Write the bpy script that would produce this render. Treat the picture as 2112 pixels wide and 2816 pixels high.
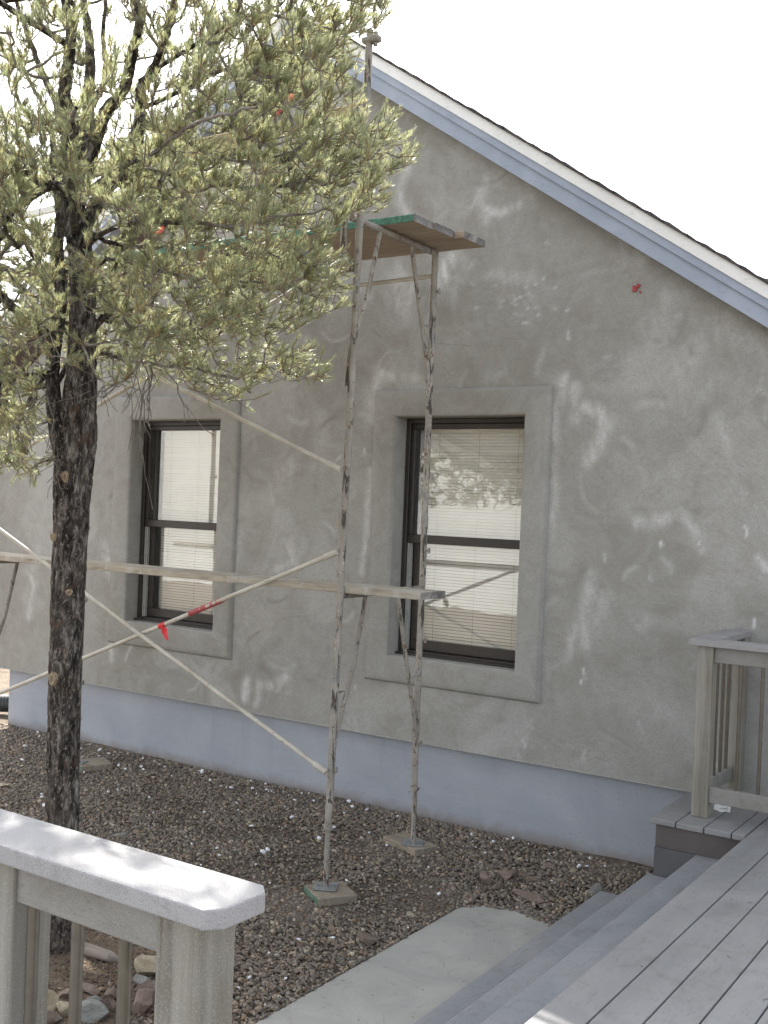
import bpy, bmesh, math, random
import numpy as np
from mathutils import Vector, Matrix
random.seed(7); rng = np.random.default_rng(11)
C = bpy.context.scene.collection
R = math.radians
for o in list(bpy.data.objects): bpy.data.objects.remove(o)

# ---------------------------------------------------------------- camera, sky, sun, exposure
EYE = 2.30            # eye height above the ground at the wall; the wall face is the plane y = 6.9
cf = Vector((-math.sin(.583943)*math.cos(-.0068869), math.cos(.583943)*math.cos(-.0068869), math.sin(-.0068869)))
r0 = Vector((math.cos(.583943), math.sin(.583943), 0)); u0 = r0.cross(cf); ro = .0397328
cr = r0*math.cos(ro)+u0*math.sin(ro); cu = -r0*math.sin(ro)+u0*math.cos(ro)
cam = bpy.data.objects.new('camera', bpy.data.cameras.new('camera')); C.objects.link(cam)
cam.data.sensor_fit = 'HORIZONTAL'; cam.data.sensor_width = 36; cam.data.lens = 36*3010.4/2112
cam.data.clip_end = 3000; cam.data.clip_start = .05
M = Matrix.Identity(4)
for i in range(3):
    M[i][0] = cr[i]; M[i][1] = cu[i]; M[i][2] = -cf[i]
M[2][3] = EYE
cam.matrix_world = M
S = bpy.context.scene; S.camera = cam
SUN_EL, SUN_AZ = R(44), R(53)            # azimuth measured from +y towards -x
world = bpy.data.worlds.new('World'); S.world = world; world.use_nodes = True
wn = world.node_tree; wn.nodes.clear()
sky = wn.nodes.new('ShaderNodeTexSky'); sky.sky_type = 'NISHITA'; sky.sun_disc = False
sky.sun_elevation = SUN_EL; sky.sun_rotation = -SUN_AZ; sky.air_density = 1.0; sky.dust_density = 2.5; sky.ozone_density = 1
hs = wn.nodes.new('ShaderNodeHueSaturation'); hs.inputs['Saturation'].default_value = .30
bg = wn.nodes.new('ShaderNodeBackground'); bg.inputs['Strength'].default_value = .15
wo = wn.nodes.new('ShaderNodeOutputWorld')
wn.links.new(sky.outputs[0], hs.inputs['Color']); wn.links.new(hs.outputs[0], bg.inputs[0]); wn.links.new(bg.outputs[0], wo.inputs[0])
sl = bpy.data.lights.new('sun', 'SUN'); sl.energy = 5.0; sl.angle = R(.53); sl.color = (1, .95, .86)
sun = bpy.data.objects.new('sun', sl); C.objects.link(sun)
sd = Vector((-math.sin(SUN_AZ)*math.cos(SUN_EL), math.cos(SUN_AZ)*math.cos(SUN_EL), math.sin(SUN_EL)))
sun.rotation_euler = sd.to_track_quat('Z', 'Y').to_euler()
S.view_settings.view_transform = 'Standard'; S.view_settings.look = 'None'; S.view_settings.gamma = 1
S.view_settings.exposure = 1.6

# ---------------------------------------------------------------- helpers
def ray(px, py):                       # photo pixel -> direction (used only to take measurements)
    return cf + cr*((px-1056)/3010.4) - cu*((py-1408)/3010.4)
def onY(px, py, y):
    d = ray(px, py); d = d*(y/d[1]); return Vector((d[0], d[1], d[2]+EYE))
def onZ(px, py, z):                    # z is a height above the ground
    d = ray(px, py); d = d*((z-EYE)/d[2]); return Vector((d[0], d[1], d[2]+EYE))
def proj_np(P):
    Q = P - np.array([0, 0, EYE]); c = Q@np.array(cf)
    return 1056+3010.4*(Q@np.array(cr))/c, 1408-3010.4*(Q@np.array(cu))/c, c
def gz(y): return -.03*(6.9-max(1.5, min(y, 6.9)))

def tag(o, label=None, cat=None, group=None, kind=None):
    if label: o['label'] = label
    if cat: o['category'] = cat
    if group: o['group'] = group
    if kind: o['kind'] = kind
    return o
def empty(name, loc, label, cat, group=None):
    o = bpy.data.objects.new(name, None); C.objects.link(o); o.location = loc
    return tag(o, label, cat, group)
def link(name, me, mat, parent=None, smooth=False):
    for m in (mat if isinstance(mat, (list, tuple)) else [mat]): me.materials.append(m)
    if smooth:
        me.polygons.foreach_set('use_smooth', [True]*len(me.polygons))
    o = bpy.data.objects.new(name, me); C.objects.link(o)
    if parent:
        o.parent = parent
        off = Vector(parent.location); p = parent.parent
        while p: off += Vector(p.location); p = p.parent
        me.transform(Matrix.Translation(-off))
    me.update()
    return o
class MB:
    """collects shapes in world coordinates, built as one mesh"""
    def __init__(s): s.bm = bmesh.new()
    def _add(s, v, f):
        vs = [s.bm.verts.new(p) for p in v]; out = []
        for q in f:
            try: out.append(s.bm.faces.new([vs[i] for i in q]))
            except ValueError: pass
        return vs, out
    def box(s, a, b, bev=0, rot=None, seg=1):
        x0, y0, z0 = a; x1, y1, z1 = b
        v = [Vector(p) for p in ((x0,y0,z0),(x1,y0,z0),(x1,y1,z0),(x0,y1,z0),(x0,y0,z1),(x1,y0,z1),(x1,y1,z1),(x0,y1,z1))]
        if rot:
            c = sum(v, Vector())/8; v = [c+rot@(p-c) for p in v]
        vs, fs = s._add(v, ((0,3,2,1),(4,5,6,7),(0,1,5,4),(1,2,6,5),(2,3,7,6),(3,0,4,7)))
        if bev:
            es = list({e for f in fs for e in f.edges})
            bmesh.ops.bevel(s.bm, geom=es, offset=bev, segments=seg, affect='EDGES', profile=.5)
        return s
    def prism(s, pts, z0, z1, bev=0):     # pts: ccw list of (x,y)
        n = len(pts); v = [(x,y,z0) for x,y in pts]+[(x,y,z1) for x,y in pts]
        f = [tuple(range(n-1,-1,-1)), tuple(range(n,2*n))]+[(i,(i+1)%n,n+(i+1)%n,n+i) for i in range(n)]
        vs, fs = s._add(v, f)
        if bev:
            es = list({e for f in fs for e in f.edges})
            bmesh.ops.bevel(s.bm, geom=es, offset=bev, segments=2, affect='EDGES', profile=.5)
        return s
    def prismY(s, pts, y0, y1):           # pts: (x,z)
        n = len(pts); v = [(x,y0,z) for x,z in pts]+[(x,y1,z) for x,z in pts]
        s._add(v, [tuple(range(n)), tuple(range(2*n-1,n-1,-1))]+[(i,n+i,n+(i+1)%n,(i+1)%n) for i in range(n)]); return s
    def tube(s, pts, r, n=12, cap=True):
        pts = [Vector(p) for p in pts]; rs = r if isinstance(r, (list,tuple)) else [r]*len(pts)
        rings = []; ref = None
        for i, p in enumerate(pts):
            d = (pts[min(i+1,len(pts)-1)]-pts[max(i-1,0)]).normalized()
            if ref is None: ref = Vector((0,0,1)) if abs(d.z) < .9 else Vector((1,0,0))
            a = d.cross(ref).normalized(); b = d.cross(a).normalized(); ref = -b if False else a.cross(d)
            rings.append([s.bm.verts.new(p+(a*math.cos(t*2*math.pi/n)+b*math.sin(t*2*math.pi/n))*rs[i]) for t in range(n)])
        for k in range(len(rings)-1):
            for t in range(n):
                s.bm.faces.new((rings[k][t], rings[k][(t+1)%n], rings[k+1][(t+1)%n], rings[k+1][t]))
        if cap:
            s.bm.faces.new(rings[0][::-1]); s.bm.faces.new(rings[-1])
        return s
    def build(s, name, mat, parent=None, smooth=False):
        bmesh.ops.recalc_face_normals(s.bm, faces=s.bm.faces)
        me = bpy.data.meshes.new(name); s.bm.to_mesh(me); s.bm.free()
        o = link(name, me, mat, parent, False)
        if smooth:
            me.polygons.foreach_set('use_smooth', [True]*len(me.polygons))
            me.set_sharp_from_angle(angle=R(40))
        return o
def np_mesh(name, V, F):
    """V (n,3), F (m,3|4) -> mesh, fast"""
    me = bpy.data.meshes.new(name); k = F.shape[1]
    me.vertices.add(len(V)); me.vertices.foreach_set('co', V.astype(np.float32).ravel())
    me.loops.add(F.size); me.loops.foreach_set('vertex_index', F.astype(np.int32).ravel())
    me.polygons.add(len(F)); me.polygons.foreach_set('loop_start', np.arange(0, F.size, k, dtype=np.int32))
    me.update(calc_edges=True); me.validate(); return me

def inpoly(x, y, P):
    r = np.zeros(x.shape, bool); n = len(P)
    for i in range(n):
        x1, y1 = P[i]; x2, y2 = P[(i+1)%n]
        c = ((y1 > y) != (y2 > y)) & (x < (x2-x1)*(y-y1)/(y2-y1+1e-12)+x1); r ^= c
    return r
def vnoise(x, y, seed, octs=4, pers=.5):
    out = np.zeros_like(x, dtype=float); amp = 1; tot = 0
    for o in range(octs):
        g = np.random.default_rng(seed*31+o).random((64, 64)); fx = x*2**o+o*7.3; fy = y*2**o+o*3.1
        ix = np.floor(fx).astype(int); iy = np.floor(fy).astype(int); tx = fx-ix; ty = fy-iy
        tx = tx*tx*(3-2*tx); ty = ty*ty*(3-2*ty); G = lambda a, b: g[a%64, b%64]
        out += amp*((G(ix,iy)*(1-tx)+G(ix+1,iy)*tx)*(1-ty)+(G(ix,iy+1)*(1-tx)+G(ix+1,iy+1)*tx)*ty); tot += amp; amp *= pers
    return out/tot

# ---------------------------------------------------------------- materials
class NT:
    def __init__(s, name):
        s.m = bpy.data.materials.new(name); s.m.use_nodes = True; s.t = s.m.node_tree; s.n = s.t.nodes
        s.p = s.n['Principled BSDF']; s.out = s.n['Material Output']
        s.tc = s.n.new('ShaderNodeTexCoord').outputs['Object']
    def L(s, a, b): s.t.links.new(a, b)
    def noise(s, scale, detail=4, dist=0, rough=.5, vec=None, stretch=None):
        n = s.n.new('ShaderNodeTexNoise'); n.inputs['Scale'].default_value = scale; n.inputs['Detail'].default_value = detail
        n.inputs['Distortion'].default_value = dist; n.inputs['Roughness'].default_value = rough
        v = vec or s.tc
        if stretch:
            mp = s.n.new('ShaderNodeMapping'); mp.inputs['Scale'].default_value = stretch; s.L(v, mp.inputs[0]); v = mp.outputs[0]
        s.L(v, n.inputs['Vector']); return n.outputs['Fac']
    def voro(s, scale, feat='F1', vec=None, stretch=None, out='Distance'):
        n = s.n.new('ShaderNodeTexVoronoi'); n.feature = feat; n.inputs['Scale'].default_value = scale; v = vec or s.tc
        if stretch:
            mp = s.n.new('ShaderNodeMapping'); mp.inputs['Scale'].default_value = stretch; s.L(v, mp.inputs[0]); v = mp.outputs[0]
        s.L(v, n.inputs['Vector']); return n.outputs[out]
    def ramp(s, fac, stops):
        r = s.n.new('ShaderNodeValToRGB'); e = r.color_ramp.elements
        while len(e) < len(stops): e.new(.5)
        for i, (p, c) in enumerate(stops):
            e[i].position = p; e[i].color = (c, c, c, 1) if not isinstance(c, tuple) else (*c, 1)
        s.L(fac, r.inputs[0]); return r.outputs[0]
    def mix(s, fac, a, b, mode='MIX'):
        m = s.n.new('ShaderNodeMix'); m.data_type = 'RGBA'; m.blend_type = mode
        for sock, v in ((m.inputs['Factor'], fac), (m.inputs['A'], a), (m.inputs['B'], b)):
            if isinstance(v, (int, float)): sock.default_value = v
            elif isinstance(v, tuple): sock.default_value = (*v, 1)
            else: s.L(v, sock)
        return m.outputs['Result']
    def math(s, op, a, b=0.0):
        m = s.n.new('ShaderNodeMath'); m.operation = op
        for sock, v in ((m.inputs[0], a), (m.inputs[1], b)):
            if isinstance(v, (int, float)): sock.default_value = v
            else: s.L(v, sock)
        return m.outputs[0]
    def attr(s, name, out='Color'):
        a = s.n.new('ShaderNodeAttribute'); a.attribute_name = name; return a.outputs[out]
    def bump(s, h, strength=.5, dist=.01, prev=None):
        b = s.n.new('ShaderNodeBump'); b.inputs['Strength'].default_value = strength; b.inputs['Distance'].default_value = dist
        s.L(h, b.inputs['Height'])
        if prev: s.L(prev, b.inputs['Normal'])
        return b.outputs[0]
    def fin(s, col=None, rough=.8, normal=None, spec=None, metal=None):
        if col is not None:
            if isinstance(col, tuple): s.p.inputs['Base Color'].default_value = (*col, 1)
            else: s.L(col, s.p.inputs['Base Color'])
        if isinstance(rough, (int, float)): s.p.inputs['Roughness'].default_value = rough
        else: s.L(rough, s.p.inputs['Roughness'])
        if normal: s.L(normal, s.p.inputs['Normal'])
        if spec is not None: s.p.inputs['Specular IOR Level'].default_value = spec
        if metal is not None: s.p.inputs['Metallic'].default_value = metal
        return s.m

def m_stucco():
    s = NT('stucco_scratch_coat')
    big = s.noise(.7, 5, 1.2); mid = s.noise(3.2, 5, 2.5); fine = s.noise(38, 3, 1.5, .6); grit = s.noise(260, 3, 0, .7)
    c = s.ramp(big, [(.3, (.282,.270,.238)), (.7, (.372,.368,.345))])
    c = s.mix(s.ramp(mid, [(.35, .0), (.75, .55)]), c, (.44,.44,.422))
    dk = s.ramp(s.noise(1.9, 6, 3.5), [(.56, 0), (.72, .4)]); c = s.mix(dk, c, (.265,.258,.235))
    st = s.attr('stain', 'Fac'); brk = s.ramp(s.noise(14, 5, 2.2, .6, stretch=(1, 1, .8)), [(.28, .6), (.62, 1)])
    c = s.mix(s.math('MULTIPLY', st, brk), c, (.80,.80,.80))
    c = s.mix(s.attr('swirl', 'Fac'), c, (.22,.21,.19))
    sw = s.ramp(s.noise(13, 4, 6.5, .6), [(.475, 0), (.5, .5), (.525, 0)]); c = s.mix(sw, c, (.17,.165,.15))
    c = s.mix(s.ramp(grit, [(.34, .45), (.45, 0)]), c, (.12,.115,.10))
    c = s.mix(s.ramp(fine, [(.3, .25), (.6, 0)]), c, (.2,.195,.18))
    n = s.bump(grit, .35, .004); n = s.bump(fine, .3, .006, n); n = s.bump(mid, .35, .02, n)
    return s.fin(c, .95, n, .2)
def m_foundation():
    s = NT('painted_foundation')
    c = s.mix(s.ramp(s.noise(1.5, 5, 1), [(.3, 0), (.7, 1)]), (.325,.35,.40), (.395,.42,.465))
    c = s.mix(s.ramp(s.noise(9, 5, .5, .6, stretch=(.4, 1, 2)), [(.45, 0), (.8, .3)]), c, (.45,.47,.5))
    c = s.mix(s.ramp(s.noise(60, 4), [(.27, .5), (.38, 0)]), c, (.2,.19,.18))
    sx = s.n.new('ShaderNodeSeparateXYZ'); s.L(s.tc, sx.inputs[0]); hz = s.math('ADD', sx.outputs[2], s.math('MULTIPLY', s.noise(5, 6, 1, .65), .16))
    c = s.mix(s.ramp(hz, [(.06, .75), (.16, 0)]), c, (.24,.20,.16))
    c = s.mix(s.ramp(s.noise(7, 5, 1, .6, stretch=(1, 1, .12)), [(.56, 0), (.7, .25)]), c, (.27,.28,.30))
    return s.fin(c, .85, s.bump(s.noise(180, 3), .25, .003), .25)
def m_paint(name, a, rough=.6, var=.06):
    s = NT(name); b = tuple(max(0, x-var) for x in a)
    c = s.mix(s.ramp(s.noise(3, 5, 1), [(.35, 0), (.7, 1)]), b, a)
    c = s.mix(s.ramp(s.noise(70, 4, stretch=(.3, 1, 1)), [(.3, .35), (.42, 0)]), c, tuple(x*.6 for x in a))
    return s.fin(c, rough, s.bump(s.noise(120, 3), .15, .002))
def m_deck(name='composite_boards', a=(.195,.198,.206), b=(.285,.285,.288), ax=(1, .12, 1), scr=.4):
    s = NT(name)
    c = s.mix(s.ramp(s.noise(5, 5, .6, stretch=ax), [(.3, 0), (.72, 1)]), a, b)
    oi = s.n.new('ShaderNodeObjectInfo').outputs['Random']
    c = s.mix(s.ramp(oi, [(0, 0), (1, .35)]), c, (.23,.225,.215))
    g = s.noise(400, 2, 0, .6); c = s.mix(s.ramp(g, [(.36, .5), (.47, 0)]), c, (.11,.11,.11)); c = s.mix(s.ramp(g, [(.56, 0), (.68, .5)]), c, (.38,.38,.39))
    c = s.mix(s.ramp(s.noise(6, 7, 1.5, .7), [(.52, 0), (.72, .45)]), c, (.13,.12,.10)); c = s.mix(s.ramp(s.noise(2.3, 5, 1, .6), [(.45, 0), (.7, .4)]), c, (.36,.35,.34)); c = s.mix(s.ramp(s.noise(90, 3, 2, .6, stretch=ax), [(.34, scr), (.42, 0)]), c, (.10,.095,.09))
    return s.fin(c, .62, s.bump(g, .3, .002), .35)
def m_railmat():
    s = NT('rail_composite'); g = s.noise(420, 2, 0, .6)
    c = s.mix(s.ramp(s.noise(24, 5, .6, .6, stretch=(1, 1, .05)), [(.35, 0), (.65, 1)]), (.155,.14,.11), (.29,.275,.235))
    c = s.mix(s.ramp(s.noise(60, 4, .3, .6, stretch=(1, 1, .04)), [(.33, .6), (.45, 0)]), c, (.10,.088,.07))
    c = s.mix(s.ramp(s.noise(4, 4, 1), [(.5, 0), (.7, .5)]), c, (.27,.265,.25))
    c = s.mix(s.ramp(g, [(.58, 0), (.68, .5)]), c, (.5,.49,.46))
    return s.fin(c, .65, s.bump(g, .3, .002), .35)
def m_wood(name, a, b, dark=.35, ax=(.15, 1, 1), sp=18, splat=None):
    s = NT(name)
    gr = s.noise(sp, 6, .8, .6, stretch=ax); c = s.mix(s.ramp(gr, [(.32, 0), (.68, 1)]), a, b)
    c = s.mix(s.ramp(s.noise(40, 4, 0, stretch=ax), [(.33, dark), (.45, 0)]), c, tuple(x*.35 for x in a))
    c = s.mix(s.ramp(s.noise(3.5, 5, 1.4, .6), [(.5, 0), (.65, .7)]), c, splat or tuple(x*.8 for x in b))
    return s.fin(c, .85, s.bump(gr, .4, .004), .2)
def m_scaffold():
    s = NT('worn_scaffold_tube')
    c = s.mix(s.ramp(s.noise(4, 5, 1), [(.35, 0), (.7, 1)]), (.25,.228,.198), (.375,.348,.305))
    c = s.mix(s.ramp(s.noise(6, 4, 1), [(.58, 0), (.66, .8)]), c, (.24,.245,.24))
    c = s.mix(s.ramp(s.noise(24, 6, 1.2, .7, stretch=(1, 1, .22)), [(.56, 0), (.585, .9)]), c, (.05,.043,.037))
    c = s.mix(s.ramp(s.noise(22, 5, .5, .6), [(.60, 0), (.66, .8)]), c, (.15,.075,.04))
    c = s.mix(s.ramp(s.noise(55, 4, .5, .6), [(.62, 0), (.68, .9)]), c, (.5,.48,.44))
    return s.fin(c, .75, s.bump(s.noise(70, 4, 0, .6), .5, .004), .3)
def m_brace():
    s = NT('galvanised_brace')
    c = s.mix(s.ramp(s.noise(5, 5, 1), [(.35, 0), (.7, 1)]), (.42,.39,.33), (.58,.555,.49))
    c = s.mix(s.ramp(s.noise(45, 5, .5, .6), [(.6, 0), (.68, .8)]), c, (.2,.16,.12))
    return s.fin(c, .55, s.bump(s.noise(80, 3), .3, .003), .4)
def m_bark():
    s = NT('pine_bark')
    n1 = s.noise(34, 7, .8, .68, stretch=(1, 1, .30)); v = s.noise(16, 5, 1.5, .6, stretch=(1, 1, .28)); fl = s.noise(75, 5, .5, .6, stretch=(1, 1, .45))
    c = s.ramp(n1, [(.34, (.018,.015,.013)), (.46, (.055,.046,.040)), (.56, (.12,.105,.092)), (.68, (.32,.29,.26))])
    c = s.mix(s.ramp(v, [(.40, .9), (.49, 0)]), c, (.012,.010,.009))
    c = s.mix(s.ramp(fl, [(.57, 0), (.64, .75)]), c, (.30,.27,.235))
    c = s.mix(s.ramp(s.noise(9, 4, 1), [(.58, 0), (.68, .5)]), c, (.10,.055,.032))
    return s.fin(c, .9, s.bump(v, .9, .02, s.bump(n1, .9, .012)), .25)
def m_twig():
    s = NT('pine_twig')
    c = s.ramp(s.noise(30, 4), [(.3, (.085,.074,.064)), (.7, (.27,.245,.215))])
    return s.fin(c, .85, None, .25)
def m_needle():
    s = NT('pine_needles')
    a = s.attr('needle', 'Fac')
    c = s.ramp(a, [(0, (.14,.20,.155)), (.35, (.20,.245,.165)), (.75, (.32,.32,.185)), (1, (.46,.36,.17))])
    s.fin(c, .36, None, 1.0)
    tr = s.n.new('ShaderNodeBsdfTranslucent'); s.L(s.mix(.5, c, (.68,.69,.33)), tr.inputs['Color'])
    mx = s.n.new('ShaderNodeMixShader'); mx.inputs[0].default_value = .52
    s.L(s.p.outputs[0], mx.inputs[1]); s.L(tr.outputs[0], mx.inputs[2]); s.L(mx.outputs[0], s.out.inputs['Surface'])
    return s.m
def m_ground():
    s = NT('dry_soil')
    n1 = s.noise(6, 8, 1, .65); n2 = s.noise(70, 6, .5, .7)
    c = s.mix(s.ramp(n1, [(.35, 0), (.65, 1)]), (.13,.105,.082), (.24,.195,.155))
    c = s.mix(s.ramp(n2, [(.35, .6), (.5, 0)]), c, (.04,.03,.022)); c = s.mix(s.ramp(n2, [(.58, 0), (.7, .6)]), c, (.26,.22,.18))
    return s.fin(c, .95, s.bump(n2, .8, .02), .1)
def m_pebble():
    s = NT('gravel_pebbles')
    c = s.mix(s.ramp(s.noise(120, 3), [(.35, .35), (.65, 0)]), s.attr('tint'), (.06,.055,.05))
    return s.fin(c, .75, s.bump(s.noise(300, 2), .3, .002), .3)
def m_rock(name, a, b):
    s = NT(name); n = s.noise(9, 7, 1.2, .65); g = s.noise(120, 4, 0, .7)
    c = s.mix(s.ramp(n, [(.35, 0), (.65, 1)]), a, b); c = s.mix(s.ramp(g, [(.36, .5), (.5, 0)]), c, tuple(x*.4 for x in a))
    return s.fin(c, .88, s.bump(g, .5, .006, s.bump(n, .6, .02)), .25)
def m_concrete():
    s = NT('concrete_pad')
    c = s.mix(s.ramp(s.noise(2.2, 6, 1, .6), [(.32, 0), (.7, 1)]), (.315,.315,.295), (.43,.425,.395))
    c = s.mix(s.ramp(s.noise(11, 6, 2, .6), [(.58, 0), (.74, .6)]), c, (.20,.18,.15))
    c = s.mix(s.ramp(s.noise(200, 3), [(.36, .3), (.46, 0)]), c, (.16,.15,.14))
    return s.fin(c, .85, s.bump(s.noise(180, 3), .25, .002), .25)
def m_shingle():
    s = NT('roof_shingles'); b = s.n.new('ShaderNodeTexBrick'); b.inputs['Scale'].default_value = 3
    b.inputs['Color1'].default_value = (.05,.043,.045,1); b.inputs['Color2'].default_value = (.09,.075,.075,1); b.inputs['Mortar'].default_value = (.02,.02,.02,1)
    s.L(s.tc, b.inputs['Vector']); return s.fin(b.outputs[0], .95, s.bump(s.noise(200, 3), .5, .004))
def m_plain(name, c, rough=.6, metal=0, var=.25, sc=25):
    s = NT(name); k = s.mix(s.ramp(s.noise(sc, 4, 1), [(.35, 0), (.68, 1)]), tuple(x*(1-var) for x in c), c)
    return s.fin(k, rough, s.bump(s.noise(sc*5, 2), .1, .002), .4, metal)
def m_glass():
    s = NT('window_glass'); s.n.remove(s.p)
    g = s.n.new('ShaderNodeBsdfGlossy'); g.inputs['Roughness'].default_value = .01; g.inputs['Color'].default_value = (.95,.98,1,1)
    t = s.n.new('ShaderNodeBsdfTransparent'); t.inputs['Color'].default_value = (.985,.985,.98,1)
    f = s.n.new('ShaderNodeFresnel'); f.inputs['IOR'].default_value = 2.1
    s.L(s.bump(s.noise(2.2, 2, .4), .05, .02), g.inputs['Normal'])
    mx = s.n.new('ShaderNodeMixShader'); bf = s.n.new('ShaderNodeNewGeometry').outputs['Backfacing']; s.L(s.math('MULTIPLY', f.outputs[0], s.math('SUBTRACT', 1.0, bf)), mx.inputs[0]); s.L(t.outputs[0], mx.inputs[1]); s.L(g.outputs[0], mx.inputs[2])
    s.L(mx.outputs[0], s.out.inputs['Surface']); return s.m

STUCCO = m_stucco(); FOUND = m_foundation(); FASCIA = m_paint('bluegrey_trim_paint', (.37,.415,.50)); WHITE = m_paint('white_trim_paint', (.84,.84,.82), .5, .03)
DECK = m_deck(); TREAD = m_deck('step_treads', (.215,.23,.255), (.275,.288,.31)); RAIL = m_railmat(); CAP = m_deck('rail_cap', (.30,.295,.30), (.38,.375,.385), (.15, 1, 1), 0)
SKIRT = m_paint('dark_skirt_paint', (.115,.115,.12), .7, .03)
SCAF = m_scaffold(); BRACE = m_brace()
PLANK = m_wood('weathered_plank', (.30,.265,.21), (.47,.43,.36), .4, splat=(.50,.49,.46))
PLANKU = m_wood('upper_plank', (.30,.24,.18), (.42,.35,.27), .3, splat=(.36,.29,.22)); PLANKE = m_wood('plank_end_grain', (.10,.095,.09), (.26,.25,.24), .5, (1, 1, 1), splat=(.4,.38,.35))
GREENP = m_plain('green_edge_paint', (.13,.31,.235), .7, 0, .5, 30); BLOCK = m_wood('scaffold_block', (.22,.185,.14), (.34,.295,.235), .4, splat=(.3,.27,.22))
RAILH = m_deck('rail_board', (.20,.19,.165), (.29,.28,.25), (.15, 1, 1)); BARK = m_bark(); TWIG = m_twig(); NEEDLE = m_needle(); SOIL = m_ground(); PEB = m_pebble(); CONC = m_concrete(); SHING = m_shingle(); GLASS = m_glass()
BRONZE = m_plain('bronze_window_frame', (.045,.038,.034), .4, .0, .25, 8); TRACK = m_plain('grey_jamb_track', (.42,.42,.40), .5)
BLIND = m_plain('blind_slat', (.95,.935,.87), .4, 0, .06, 4); RED = m_plain('red_tape', (.62,.035,.04), .5); DBROWN = m_plain('dark_brown_board', (.055,.032,.022), .8)
BALU = m_plain('bronze_baluster', (.15,.135,.11), .35, .5, .2); SCAR = m_plain('cut_wood', (.40,.31,.21), .8, 0, .5, 60); FOAM = m_plain('foam_crumb', (.86,.87,.9), .7, 0, .04)
PIPE = m_plain('black_pipe', (.04,.045,.05), .4); ORANGE = m_plain('red_earth', (.36,.17,.08), .9)
GALV = m_plain('galvanised_plate', (.36,.38,.38), .5, .5, .3)

# ---------------------------------------------------------------- ground
def grid_ground():
    xs = np.concatenate([[-900,-300,-80,-25], np.linspace(-12, 4, 200), [25,80,300,900]])
    ys = np.concatenate([[-900,-300,-80,-20], np.linspace(-2, 8, 126), [20,80,300,900]])
    X, Y = np.meshgrid(xs, ys, indexing='ij'); Z = -.03*(6.9-np.clip(Y, 1.5, 6.9)) + (vnoise(X*1.6, Y*1.6, 3, 3)-.5)*.05 - .004
    far = (np.abs(X) > 20) | (np.abs(Y) > 15); Z -= .08*inpoly(X, Y, [(-3.06,.5),(-1.2,.5),(-1.2,6.0),(-3.06,6.0)]); Z[far] = np.where(Y[far] > 0, 0, -.16)
    nx, ny = len(xs), len(ys); I = np.arange(nx*ny).reshape(nx, ny)
    F = np.stack([I[:-1,:-1], I[1:,:-1], I[1:,1:], I[:-1,1:]], -1).reshape(-1, 4)
    me = np_mesh('ground', np.stack([X, Y, Z], -1).reshape(-1, 3), F)
    tag(link('ground', me, SOIL, smooth=True), 'brown dry soil under the gravel', None, None, 'structure')
grid_ground()

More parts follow.
